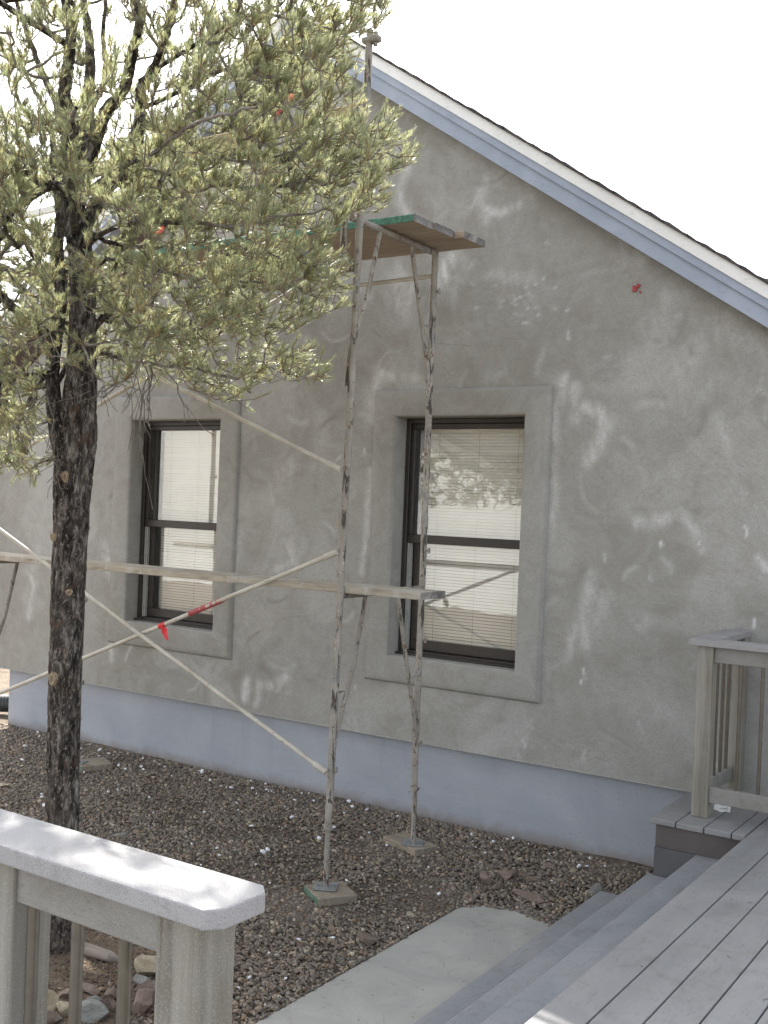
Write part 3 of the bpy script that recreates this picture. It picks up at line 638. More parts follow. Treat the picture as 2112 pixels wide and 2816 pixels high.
# lower plank: top at EYE-.5
plank('scaffold_plank', -8.4, -3.25, 5.33, 5.61, EYE-.537, .042, PLANK, 'long pale lower scaffold plank crossing in front of both windows', sag=.006)
plank('scaffold_plank', -7.7, -3.57, 5.60, 5.835, EYE+1.722, .045, PLANKU, 'green edged upper scaffold plank farthest from the wall', green=True, group='upper scaffold planks')
plank('scaffold_plank', -7.5, -3.56, 5.84, 6.075, EYE+1.724, .045, PLANKU, 'middle plank of the upper scaffold platform', group='upper scaffold planks')
plank('scaffold_plank', -7.6, -3.49, 6.08, 6.36, EYE+1.722, .045, PLANKU, 'upper scaffold plank closest to the wall', group='upper scaffold planks')
plank('guard_board', -6.95, -3.80, 5.27, 5.305, EYE+2.24, .10, m_wood('guard_wood', (.42,.33,.2), (.6,.5,.34), .2), 'light guard board high on scaffold behind pine needles', 'board', tilt=.05)
plank('guard_board', -6.9, -4.05, 5.255, 5.285, EYE+2.05, .05, WHITE, 'thin pale rail below the guard board behind pine needles', 'board', tilt=.08)

# ---------------------------------------------------------------- gravel, rocks
PADP = [(-3.10,1.0),(-1.4,1.0),(-1.4,6.9),(-1.95,6.9),(-2.1,6.02),(-2.30,5.35),(-2.38,5.55),(-2.55,5.70),(-2.80,5.76),(-2.97,5.72),(-3.08,5.58)]
def ico():
    b = bmesh.new(); bmesh.ops.create_icosphere(b, subdivisions=1, radius=1); V = np.array([v.co[:] for v in b.verts]); F = np.array([[v.index for v in f.verts] for f in b.faces]); b.free(); return V, F
IV, IF = ico()
def rotmats(n, g):
    q = g.normal(size=(n, 4)); q /= np.linalg.norm(q, axis=1)[:, None]; w, x, y, z = q.T
    return np.stack([1-2*(y*y+z*z), 2*(x*y-w*z), 2*(x*z+w*y), 2*(x*y+w*z), 1-2*(x*x+z*z), 2*(y*z-w*x), 2*(x*z-w*y), 2*(y*z+w*x), 1-2*(x*x+y*y)], 1).reshape(n, 3, 3)
def pebbles(name, x, y, size, tints, label, mat, g, lift=.25):
    n = len(x); z = -.03*(6.9-np.clip(y, 1.5, 6.9)); z = np.where((x > -3.1)&(y < 6.0), np.maximum(z, GP), z)
    V = IV[None]*(1+g.uniform(-.22, .22, (n, 12, 1))); V = V*np.stack([g.uniform(.75,1.35,n), g.uniform(.7,1.1,n), g.uniform(.45,.8,n)], 1)[:, None]
    V = np.einsum('nij,nkj->nki', rotmats(n, g), V)*size[:, None, None]; V[:, :, 2] *= .8
    V += np.stack([x, y, z+size*lift], 1)[:, None]
    F = (IF[None]+12*np.arange(n)[:, None, None]).reshape(-1, 3)
    me = np_mesh(name, V.reshape(-1, 3), F)
    at = me.attributes.new('tint', 'FLOAT_COLOR', 'POINT'); col = np.repeat(np.concatenate([tints, np.ones((n, 1))], 1), 12, 0); at.data.foreach_set('color', col.astype(np.float32).ravel())
    o = link(name, me, mat, smooth=False); tag(o, label, None, None, 'stuff'); return o
def gravel():
    g = np.random.default_rng(5); N = 200000
    x = g.uniform(-10.5, -1.9, N); y = g.uniform(2.2, 6.93, N)
    P = np.stack([x, y, np.full(N, -.08)], 1); u, v, c = proj_np(P)
    k = (u > -350) & (u < 2300) & (v < 3050) & ~inpoly(x, y, PADP)
    d = np.hypot((x+4.45)/1.0, (y-3.75)/.75)+(vnoise(x*2, y*2, 21, 3)-.5)*.8
    k &= (d > .85) | (g.random(N) < .06)                       # bare earth round the trunk
    k &= g.random(N) < np.where(vnoise(x*1.3, y*1.3, 22, 3) > .60, .5, 1.)
    x, y = x[k], y[k]; n = len(x); size = np.clip(g.lognormal(math.log(.0086), .36, n), .005, .023)
    pal = np.array([(.075,.072,.075),(.11,.105,.10),(.15,.135,.115),(.21,.185,.155),(.055,.058,.068),(.17,.165,.16),(.27,.235,.19),(.13,.085,.06),(.10,.115,.11),(.34,.32,.29)])
    t = (pal[g.choice(10, n, p=[.2,.18,.15,.1,.12,.09,.05,.05,.04,.02])]*.68+.32*np.array([.135,.12,.10]))*g.uniform(.7, 1.25, (n, 1))*np.array([2.0,1.82,1.62])
    pebbles('gravel', x, y, size, t, 'grey and brown gravel between the house and the deck', PEB, g)
    # white stucco foam crumbs
    m = 230; px = g.uniform(-200, 1750, m); py = np.zeros(m); xs_, ys_ = [], []
    for i in range(m):
        near = g.random() < .35
        yy = 6.9-abs(g.normal(0, .25)) if near else g.uniform(4.0, 6.85); xx = g.uniform(-8.5, -2.6)
        if not inpoly(np.array([xx]), np.array([yy]), PADP)[0]: xs_.append(xx); ys_.append(yy)
    n = len(xs_); pebbles('foam_crumbs', np.array(xs_), np.array(ys_), g.uniform(.005, .013, n)*g.choice([1, 1, 1.7], n), np.full((n, 3), .9), 'small white crumbs of foam scattered over the gravel', FOAM, g, 1.0)
gravel()
def litter():
    g = np.random.default_rng(15); N = 9000; x = -4.45+g.normal(0, .75, N); y = 3.75+g.normal(0, .55, N); k = (y < 5.0)&(y > 2.3)&(x < -3.12); x, y = x[k], y[k]; n = len(x)
    z = -.03*(6.9-np.clip(y, 1.5, 6.9))+.012+g.uniform(0, .012, n); a = g.uniform(0, 6.28, n); L = g.uniform(.015, .035, n)
    d = np.stack([np.cos(a), np.sin(a), g.normal(0, .15, n)], 1)*L[:, None]; w = np.stack([-np.sin(a), np.cos(a), np.zeros(n)], 1)*.0011; p = np.stack([x, y, z], 1)
    V = np.stack([p-w, p+w, p+d+w, p+d-w], 1).reshape(-1, 3); F = np.array([[0,1,2,3]])+4*np.arange(n)[:, None]
    tag(link('needle_litter', np_mesh('needle_litter', V, F), m_plain('dry_needles', (.30,.19,.10), .8, 0, .5)), 'dry brown needles fallen on the soil round the trunk', None, None, 'stuff')
    N = 5200; x = -4.4+g.normal(0, .6, N); y = 3.7+g.normal(0, .42, N); k = (y > 2.4)&(y < 5)&(x < -3.12); x, y = x[k], y[k]; n = len(x)
    t = np.array([(.20,.14,.10),(.14,.10,.075),(.26,.20,.15),(.09,.07,.055)])[g.integers(0, 4, n)]*g.uniform(.7, 1.2, (n, 1))
    pebbles('soil_clods', x, y, g.uniform(.004, .013, n), t, 'brown crumbly clods of soil round the tree base', PEB, g, .2)
litter()
ROCKM = {'red': m_rock('red_rock', (.19,.14,.115), (.31,.24,.20)), 'tan': m_rock('tan_rock', (.30,.25,.17), (.48,.42,.31)), 'grey': m_rock('grey_green_rock', (.17,.175,.16), (.28,.285,.26)), 'brown': m_rock('brown_rock', (.13,.10,.08), (.24,.19,.15))}
def rock(x, y, sx, sy, sz, rz, kind, lab, seed, lift=.35, tilt=0):
    b = bmesh.new(); bmesh.ops.create_icosphere(b, subdivisions=4, radius=1); r_ = random.Random(seed)
    pl = [(Vector((r_.gauss(0,1), r_.gauss(0,1), r_.gauss(0,.8))).normalized(), r_.uniform(.38,.78)) for _ in range(11)]
    for v in b.verts:
        for nrm, dd in pl:
            k = v.co.dot(nrm)-dd
            if k > 0: v.co -= nrm*k*.985
        v.co *= 1+r_.uniform(-.010,.010)
    Mx = Matrix.Translation((x, y, gz(y)+sz*lift))@Matrix.Rotation(rz, 4, 'Z')@Matrix.Rotation(tilt, 4, 'Y')@Matrix.Diagonal((sx, sy, sz, 1))
    b.transform(Mx); me = bpy.data.meshes.new('rock'); b.to_mesh(me); b.free()
    o = link('rock', me, ROCKM[kind]); tag(o, lab, 'rock')
def rk(px, py, sx, sy, sz, rz, kind, lab, seed, **k):
    p = onZ(px, py, -.05); p = onZ(px, py, gz(p.y)+sz*.3); rock(p.x, p.y, sx, sy, sz, rz, kind, lab, seed, **k)
rk(1337, 2425, .055, .10, .03, .5, 'red', 'upright reddish slab at left of the rock cluster by the pad', 1, lift=.9, tilt=.9)
rk(1395, 2412, .07, .06, .045, .2, 'red', 'pinkish rounded rock in the middle of the rock cluster', 2)
rk(1465, 2468, .15, .06, .035, -.15, 'red', 'long flat reddish rock nearest the corner of the concrete pad', 3)
rk(1365, 2440, .06, .05, .03, .9, 'brown', 'small brown rock wedged between the reddish rocks', 4)
rk(1515, 2385, .12, .04, .025, -.5, 'red', 'thin reddish stone close to the blue foundation', 5)
rk(1430, 2362, .05, .03, .02, .1, 'tan', 'small tan stone behind the rock cluster', 6)
rk(1460, 2415, .09, .05, .025, -.3, 'brown', 'dull brown stone behind the long flat reddish rock', 27)
rk(1640, 2450, .07, .05, .05, .4, 'grey', 'mossy grey rock at the end of the lowest step', 7)
rk(1008, 2585, .075, .065, .055, .3, 'brown', 'dark brown rock at the edge of the concrete pad', 8)
rk(332, 2296, .085, .06, .015, .2, 'grey', 'flat pale grey stone on gravel right of the trunk', 9)
rk(510, 2288, .05, .035, .012, .2, 'grey', 'smaller flat grey stone lying on open gravel', 10)
rk(5, 2160, .09, .06, .02, 0, 'tan', 'flat tan stone at the left edge on gravel', 11)
rk(1130, 2517, .045, .03, .02, .3, 'tan', 'small tan stone on the gravel above the pad edge', 12)
rk(1575, 2395, .045, .03, .02, .3, 'tan', 'small pale stone beside the steps and foundation', 13)
near = [(1380,560,.13,.09,.085,'tan','large tan rock close behind the near railing post',.4),(1275,680,.10,.06,.05,'grey','grey green slab below the large tan rock',-.5),(1345,740,.10,.06,.06,'red','pink angular rock under the grey green slab',.2),
 (1310,890,.10,.085,.075,'red','round reddish rock at the foot of the railing post',.1),(430,870,.10,.07,.085,'tan','yellowish tan rock with ochre side between two balusters',.5),(600,950,.07,.06,.06,'tan','pale rounded rock beside the middle baluster',.1),
 (170,900,.10,.06,.06,'grey','bluish grey rock beside the left railing post',.3),(850,975,.13,.085,.06,'grey','broad grey green rock at the bottom between balusters',-.2),(985,900,.07,.055,.07,'red','dark red jagged rock by the right baluster',.4),
 (850,860,.09,.045,.03,'grey','thin pale green slab lying on other rocks',-.3),(600,800,.06,.05,.04,'red','small pink rock behind the middle baluster',.2),(1040,790,.07,.05,.045,'brown','brown rock behind the right baluster',-.4),
 (160,805,.07,.05,.04,'red','reddish rock above the bluish grey rock',.1),(820,755,.09,.04,.03,'red','long pinkish stone in the dirt behind the balusters',-.2),(1400,745,.045,.05,.055,'grey','small green grey rock touching the railing post',.1),
 (380,700,.07,.05,.03,'brown','low brown rock in the dirt right of the tree base',.1),(480,1010,.09,.06,.05,'brown','dark brown rock at the bottom edge of the photo',.1),(130,1030,.08,.06,.045,'red','pinkish rock at the bottom left corner',.3)]
for i, (px, py, sx, sy, sz, kd, lab, rz) in enumerate(near): rk(px/3.318, 2500+py/3.318, sx*.85, sy*.85, sz*.85, rz, kd, lab, 40+i, lift=.5)
# surface root, twigs
b = MB(); q = [onZ(230, 2610, gz(3.9)+.01), onZ(262, 2618, gz(3.9)+.035), onZ(300, 2630, gz(3.9)+.035), onZ(345, 2650, gz(3.9)-.01)]; b.tube(q, [.035,.03,.028,.012], 10)
tag(b.build('root', m_wood('bare_root', (.22,.18,.15), (.36,.31,.27), .4), None, True), 'pale exposed root in the dirt at the tree base', 'root')
# drain pipe and red earth past the far corner
b = MB(); b.tube([(-9.02+.0, 7.4+.0, .09), (-9.25, 7.15, .12), (-9.6, 7.0, .10)], .055, 16)
b = MB(); n = 60; P0, P1 = Vector((-9.05, 7.35, .13)), Vector((-9.9, 6.9, .10)); b.tube([P0.lerp(P1, i/n) for i in range(n+1)], [.085+.006*(i%2) for i in range(n+1)], 20)
tag(b.build('drain_pipe', PIPE), 'black corrugated drain pipe end past the left foundation corner', 'pipe')
b = MB(); b.tube([(-9.12, 7.36, .22), (-9.12, 7.36, .52)], .05, 14); tag(b.build('downspout', WHITE), 'white stub pipe standing above the black corrugated pipe', 'pipe')
g_ = np.random.default_rng(8); xs_ = np.linspace(-24, -9.3, 24); ys_ = np.linspace(9, 26, 24); X, Y = np.meshgrid(xs_, ys_, indexing='ij')
Z = .75*np.sin(np.clip((Y-9)/9, 0, 1)*math.pi*.5)*np.clip((-9.3-X)/.5+.4, 0, 1)+(vnoise(X, Y, 31, 3)-.5)*.25-.05; I = np.arange(X.size).reshape(X.shape)
tag(link('hill', np_mesh('hill', np.stack([X, Y, Z], -1).reshape(-1, 3), np.stack([I[:-1,:-1], I[1:,:-1], I[1:,1:], I[:-1,1:]], -1).reshape(-1, 4)), ORANGE, smooth=True), 'reddish earth bank behind the house corner', None, None, 'structure')

# ---------------------------------------------------------------- pine tree
TB = onZ(155, 2640, gz(3.9)-.02); TB = Vector((-4.53, 3.9, gz(3.9)))
tree = empty('pine_tree', TB, 'pinyon pine with dark scaly trunk and sunlit needles in front of scaffold', 'tree')
def pl(pts): return [onY(x, y, d) for x, y, d in pts]
trunk_pts = pl([(142,2680,3.88),(150,2610,3.88),(163,2480,3.89),(170,2300,3.9),(173,2100,3.9),(179,1850,3.9),(186,1650,3.9),(195,1450,3.9),(200,1330,3.9),(213,1200,3.9),(222,1080,3.9),(226,950,3.9),(226,850,3.9),(222,700,3.9),(200,600,3.9),(196,520,3.9)])
trunk_r = [.15,.115,.095,.088,.085,.086,.088,.09,.098,.098,.086,.074,.068,.064,.062,.058]
def catmull(P, Rr, n):
    P = [np.array(p) for p in P]; out, ro_ = [], []
    for i in range(len(P)-1):
        p0, p1, p2, p3 = P[max(i-1,0)], P[i], P[i+1], P[min(i+2, len(P)-1)]
        for k in range(n):
            t = k/n; out.append(.5*((2*p1)+(-p0+p2)*t+(2*p0-5*p1+4*p2-p3)*t*t+(-p0+3*p1-3*p2+p3)*t**3)); ro_.append(Rr[i]+(Rr[i+1]-Rr[i])*t)
    out.append(P[-1]); ro_.append(Rr[-1]); return np.array(out), np.array(ro_)
def bark_tube(P, Rr, nseg, seed, amp, ridges=9):
    """vertical-ish tube with plated bark relief"""
    n = len(P); th = np.linspace(0, 2*np.pi, nseg, endpoint=False); T = np.gradient(P, axis=0); T /= np.linalg.norm(T, axis=1)[:, None]
    a = np.cross(T, [0, 1, 0]); a /= np.linalg.norm(a, axis=1)[:, None]; b_ = np.cross(T, a)
    s_ = np.concatenate([[0], np.cumsum(np.linalg.norm(np.diff(P, axis=0), axis=1))]); TH, SS = np.meshgrid(th, s_)
    per = lambda f, sc, sd: (vnoise(f*(np.cos(TH)+2), SS*sc+f*np.sin(TH), sd, 3)+vnoise(f*(np.sin(TH)+2)+9, SS*sc, sd+1, 3))/2
    rel = np.abs(per(2.6, 9, seed)-.5)*2; rel = 1-np.clip(rel*5, 0, 1)     # furrows
    fine = per(7, 30, seed+5)-.5; lump = per(1.0, 2.2, seed+9)-.5
    rr = Rr[:, None]*(1+lump*.22)-amp*rel+amp*1.1*fine
    V = P[:, None]+rr[..., None]*(np.cos(TH)[..., None]*a[:, None]+np.sin(TH)[..., None]*b_[:, None])
    I = np.arange(n*nseg).reshape(n, nseg); J = np.roll(I, -1, 1); F = np.stack([I[:-1], J[:-1], J[1:], I[1:]], -1).reshape(-1, 4)
    return V.reshape(-1, 3), F
TP, TR = catmull(trunk_pts, trunk_r, 44); V1, F1 = bark_tube(TP, TR, 96, 40, .010)
LP, LR = catmull(pl([(202,1400,3.86),(182,1290,3.85),(160,1200,3.84),(148,1100,3.84),(146,1000,3.85),(158,900,3.88),(168,800,3.92),(160,700,3.98),(165,600,4.02)]), [.05,.046,.044,.041,.038,.036,.034,.03,.028], 40)
V2, F2 = bark_tube(LP, LR, 56, 60, .007)
me = np_mesh('trunk', np.concatenate([V1, V2]), np.concatenate([F1, F2+len(V1)])); link('trunk', me, BARK, tree, True)
for px, py, w, h_ in ((182,1312,.013,.026),(146,1473,.012,.019),(190,1625,.015,.014),(150,1855,.018,.030)):
    c = onY(px, py, 3.9); ax = Vector(tuple(TP[np.argmin(np.abs(TP[:,2]-c.z))])); rad = float(TR[np.argmin(np.abs(TP[:,2]-c.z))])
    vh = Vector((ax.x, ax.y, 0)).normalized(); rv = Vector((vh.y, -vh.x, 0)); off = max(-.85, min(.85, (c.x-ax.x)*rv.x/rad))
    nx = rv*off-vh*math.sqrt(1-off*off); tx = Vector((-nx.y, nx.x, 0))
    p0 = Vector((ax.x, ax.y, c.z))+nx*rad*.97; b = MB(); ring_ = []
    for rr_, dd in ((1.35, -.01), (1.1, .024), (.7, .026), (.3, .017)):
        ring_.append([b.bm.verts.new(p0+nx*dd+tx*(w*rr_*math.cos(t)*(1+.12*math.sin(3*t)))+Vector((0,0,h_*rr_*math.sin(t)))) for t in np.linspace(0, 2*math.pi, 14)[:-1]])
    for k in range(3):
        for j in range(13): b.bm.faces.new((ring_[k][j], ring_[k][(j+1)%13], ring_[k+1][(j+1)%13], ring_[k+1][j]))
    b.bm.faces.new(ring_[3]); b.build('pruning_scar', SCAR, tree)

# limbs: nodes of a growing skeleton (pos, parent)
NP_, NPAR = [], []
FIX = {}
def add_chain(P, start=None, rad=None):
    idx = []
    par = -1 if start is None else start
    for i, p in enumerate(P):
        NP_.append(np.array(p)); NPAR.append(par); par = len(NP_)-1; idx.append(par)
        if rad is not None: FIX[par] = rad[0]+(rad[1]-rad[0])*i/max(1, len(P)-1)
    return idx
def nearest(p): A_ = np.array(NP_); return int(np.argmin(((A_-np.array(p))**2).sum(1)))
def limb(pts, r0_, r1_, joinfirst=True):
    P = pl(pts) if len(pts[0]) == 3 else pts; P, _ = catmull(P, [0]*len(P), 6)
    P = P + rng.normal(0, .006, P.shape)*np.linspace(0, 1, len(P))[:, None]
    st = nearest(P[0]) if NP_ else None
    return add_chain(P, st, (r0_, r1_))
core = add_chain([TP[i] for i in range(44*8, len(TP), 6)], None, (.05, .05)); core2 = add_chain([LP[i] for i in range(60, len(LP), 6)], None, (.03, .028))
limb([(196,520,3.9),(192,470,3.9),(195,325,3.88),(178,270,3.85),(190,145,3.8),(195,70,3.8),(170,-40,3.8),(165,-200,3.8)], .05, .016)
limb([(200,540,3.9),(232,400,4.0),(246,235,4.1),(246,108,4.12),(232,0,4.15),(240,-180,4.2)], .045, .014)
limb([(205,600,3.9),(253,415,3.95),(290,307,3.9),(336,253,3.85),(365,145,3.8),(380,72,3.8),(375,-20,3.8),(390,-200,3.8)], .045, .014)
limb([(246,300,4.05),(289,217,4.2),(285,108,4.25),(290,-60,4.3)], .02, .01)
limb([(222,640,3.9),(290,520,4.0),(347,462,4.05),(376,361,4.1),(385,325,4.1),(392,235,4.12),(430,190,4.15),(455,108,4.2),(477,18,4.2),(490,-140,4.2)], .045, .014)
limb([(385,260,4.0),(420,190,3.85),(455,105,3.75),(490,-30,3.6)], .022, .012)
limb([(192,430,3.9),(165,330,4.0),(152,275,4.05),(108,180,4.1),(60,54,4.1),(20,-100,4.1)], .03, .01)
limb([(165,600,4.02),(150,470,4.1),(140,350,4.2),(100,250,4.4),(40,160,4.5)], .025, .008)
limb([(383,343,4.1),(440,365,4.0),(506,390,3.9),(600,434,3.8),(720,440,3.7),(840,400,3.65)], .015, .004)
limb([(347,462,4.05),(463,477,4.1),(615,510,4.1),(740,515,4.1),(832,499,4.1),(904,448,4.1),(1010,435,4.1),(1110,420,4.1)], .014, .004)
limb([(225,720,3.9),(310,712,3.8),(420,738,3.7),(520,765,3.6),(640,770,3.5),(760,780,3.5)], .014, .004)
limb([(226,860,3.9),(310,850,4.0),(430,868,4.1),(540,905,4.2),(640,900,4.3),(780,900,4.3)], .012, .004)
limb([(226,950,3.9),(330,985,3.8),(450,1005,3.7),(560,1020,3.7),(650,1040,3.7)], .011, .004)
limb([(222,680,3.9),(330,620,3.7),(480,610,3.5),(640,620,3.4),(800,590,3.4),(950,570,3.5)], .014, .004)
limb([(385,300,4.1),(500,250,4.3),(620,190,4.5),(760,170,4.6),(880,130,4.6),(1000,60,4.6)], .014, .004)
limb([(430,190,4.1),(560,110,4.0),(700,40,3.9),(830,60,3.9),(960,90,3.9)], .012, .004)
limb([(200,560,3.9),(300,480,3.3),(420,420,3.0),(560,330,2.8),(700,300,2.7)], .015, .004)
limb([(155,935,3.86),(100,900,3.7),(40,850,3.5),(-10,790,3.4),(-90,700,3.3),(-200,640,3.2)], .03, .01)
limb([(148,1040,3.85),(90,1030,3.7),(0,1034,3.5),(-120,1060,3.4)], .018, .006)
limb([(150,1000,3.85),(80,1100,3.7),(40,1200,3.65),(10,1260,3.6)], .012, .004)
limb([(160,700,3.98),(60,650,4.3),(-80,560,4.6),(-250,480,4.8)], .025, .008)
limb([(205,640,3.9),(200,560,3.4),(190,430,2.9),(210,300,2.6)], .025, .007)
for p0_, p1_ in (((-4.5,3.95,3.6),(-4.3,4.9,4.6)), ((-4.5,3.95,3.3),(-5.2,4.95,4.3)), ((-4.5,3.95,4.2),(-5.6,3.2,5.3)), ((-4.5,3.95,4.2),(-3.6,3.2,5.4)), ((-4.5,3.9,3.2),(-3.9,2.6,3.9)), ((-4.5,3.9,3.2),(-5.3,2.5,3.7)), ((-4.5,3.9,3.5),(-6.3,3.9,4.2))):
    q = nearest(p0_); s0 = NP_[q]; limb([Vector(tuple(s0)), Vector(tuple(s0*.5+np.array(p1_)*.5+np.array((0,0,-.08)))), Vector(p1_)], .014, .004)
# tips sampled through the crown volume; the outline follows the crown seen in the photograph
POLY = [(-900,-1500),(1300,-1500),(1180,-200),(1095,-10),(1060,60),(1010,100),(965,125),(985,200),(980,270),(1020,310),(1085,320),(1130,370),(1150,425),(1105,465),(1060,520),(1068,595),(985,585),(905,640),(885,700),(935,705),(950,780),(935,850),(865,880),(820,940),(845,960),(893,990),(885,1045),(805,1050),(730,1060),(690,1130),(590,1100),(480,1060),(420,1040),(330,1080),(285,1090),(262,1040),(200,1030),(140,1020),(95,1110),(125,1230),(100,1310),(0,1330),(-900,1330)]
def density(u, v):
    d = np.ones_like(u)
    d = np.where((u < 480) & (v < 330), .42, d)           # open, sky shows between the stems
    d = np.where((u > 480) & (u < 900) & (v < 130), .75, d)
    d = np.where((u > 230) & (u < 480) & (v > 1000), .25, d)
    d = np.where((u < 160) & (v > 930) & (v < 1110), .22, d)
    d = np.where((u > 560) & (v > 1020), .7, d)
    d = d*np.where(vnoise(u*.012+9, v*.012+9, 71, 2) < .40, .45, 1.0)
    return d
g = np.random.default_rng(77); tips = []
cen = np.array([-4.5, 3.8, 3.75]); rad = np.array([2.35, 1.55, 2.2])
while len(tips) < 6600:
    q = g.uniform(-1, 1, 3); rr_ = np.linalg.norm(q)
    if rr_ > 1 or g.random() > .25+.75*rr_**1.5: continue
    p = cen+q*rad
    if p[1] > 5.08 or p[2] < 2.2: continue
    if p[0] < -6.4 and g.random() < .5: continue
    u, v, c = proj_np(p[None]); 
    if not inpoly(u, v, POLY)[0] or g.random()*1.15 > density(u, v)[0]: continue
    if 140 < u[0] < 330 and 380 < v[0] < 1040 and p[1] < 3.95 and g.random() < .62: continue
    tips.append(p)
tips = np.array(tips); ordr = np.argsort(((tips-np.array([-4.5, 3.9, 3.6]))**2).sum(1)); tips = tips[ordr]
tipnodes = []
buf = np.zeros((40000, 3)); cnt = len(NP_); buf[:cnt] = np.array(NP_)
axis = np.array([-4.5, 3.9])
for t in tips:
    A_ = buf[:cnt]; dv = t-A_; d2 = np.sqrt((dv**2).sum(1)); hr = np.hypot(A_[:,0]-axis[0], A_[:,1]-axis[1]); ht = np.hypot(*(t[:2]-axis))
    pen = np.maximum(0, hr-ht)*1.2 + np.maximum(0, A_[:,2]-t[2]-.05)*.4
    k = int(np.argmin(d2+pen)); s0 = A_[k].copy(); L = d2[k]
    ns = max(2, int(L/.045)); par = k; perp = g.normal(0, 1, 3)*L*.09; side = g.normal(0, .006, 3)
    for i in range(1, ns+1):
        f = i/ns; p = s0+(t-s0)*f+perp*math.sin(f*math.pi)+np.array([0,0,-.10*L*math.sin(f*math.pi)])+g.normal(0, .004, 3)*(f < 1)
        NP_.append(p); NPAR.append(par); buf[cnt] = p; par = cnt; cnt += 1
    tipnodes.append(par)
# dead twigs hanging under the crown
dead = []
for px, py, d_, ex, ey in ((300,1000,3.8,340,1120),(380,1010,3.75,415,1150),(420,1010,3.75,395,1100),(440,1015,3.7,505,1165),(300,1000,3.8,265,1080),(330,990,3.8,400,1190),(420,1030,3.75,395,1260),
      (140,1010,3.8,60,1120),(120,1030,3.75,70,1060),(150,1080,3.8,40,1170),(145,1150,3.8,60,1220),(120,1030,3.7,130,1250),(60,1030,3.6,50,1160),(150,1060,3.8,90,1240),(120,1230,3.75,135,1330),(30,1040,3.6,90,1190),(160,1100,3.82,100,1140),(250,1120,3.85,300,1050),(255,1080,3.85,330,1030)):
    q = onY(px, py, d_); k = int(np.argmin(((buf[:cnt]-np.array(q))**2).sum(1))); s0 = buf[k].copy(); e = np.array(onY(ex, ey, d_-.05)); par = k
    cur = g.normal(0, .05, 3)
    for i in range(1, 9):
        f = i/8; p = s0+(e-s0)*f+cur*math.sin(f*math.pi)+g.normal(0, .006, 3); NP_.append(p); NPAR.append(par); buf[cnt] = p; par = cnt; cnt += 1
        if i in (3, 5, 6, 7) and g.random() < .9:
            pp2 = par; dr = (e-s0)/np.linalg.norm(e-s0)+g.normal(0, .8, 3); 
            for j in range(4):
                p2 = buf[pp2]+dr*.028*g.uniform(.7,1.3)+g.normal(0,.006,3); NP_.append(p2); NPAR.append(pp2); buf[cnt] = p2; pp2 = cnt; cnt += 1
N_ = cnt; POS = buf[:N_]; PAR = np.array(NPAR); W = np.zeros(N_)
ch = np.bincount(PAR[PAR >= 0], minlength=N_)
W[ch == 0] = 1
for i in range(N_-1, -1, -1):
    if PAR[i] >= 0: W[PAR[i]] += W[i]
RAD = .0017*np.sqrt(np.maximum(W, 1))**.95
for k, v in FIX.items(): RAD[k] = v
RAD = np.minimum(RAD, .05)
def branch_mesh():
    """every node is a ring; each node's ring is bridged to its parent's position"""
    ii = np.nonzero(PAR >= 0)[0]; a = POS[PAR[ii]]; b_ = POS[ii]; ra = np.minimum(RAD[PAR[ii]], RAD[ii]*1.35); rb = RAD[ii]
    d = b_-a; L = np.linalg.norm(d, axis=1)+1e-9; ok = L > 1e-5; ii, a, b_, ra, rb, d, L = ii[ok], a[ok], b_[ok], ra[ok], rb[ok], d[ok], L[ok]; d /= L[:, None]
    a = a-d*(rb*.6)[:, None]; b_ = b_+d*(rb*.3)[:, None]
    ref = np.where(np.abs(d[:, 2:3]) < .9, np.array([[0, 0, 1.]]), np.array([[1., 0, 0]])); u = np.cross(d, ref); u /= np.linalg.norm(u, axis=1)[:, None]; w = np.cross(d, u)
    k = 6; th = np.arange(k)*2*np.pi/k; c, s_ = np.cos(th), np.sin(th)
    off = c[None, :, None]*u[:, None]+s_[None, :, None]*w[:, None]
    V = np.concatenate([a[:, None]+off*ra[:, None, None], b_[:, None]+off*rb[:, None, None]], 1); n = len(ii)
    j = np.arange(k); F = np.stack([j, (j+1)%k, (j+1)%k+k, j+k], 1)[None]+2*k*np.arange(n)[:, None, None]
    return V.reshape(-1, 3), F.reshape(-1, 4), rb
Vb, Fb, rb_ = branch_mesh()
thick = np.repeat(rb_ > .009, 6)
for nm, sel, mt in (('limbs', thick, BARK), ('twigs', ~thick, TWIG)):
    me = np_mesh(nm, Vb, Fb[sel]); link(nm, me, mt, tree, True)
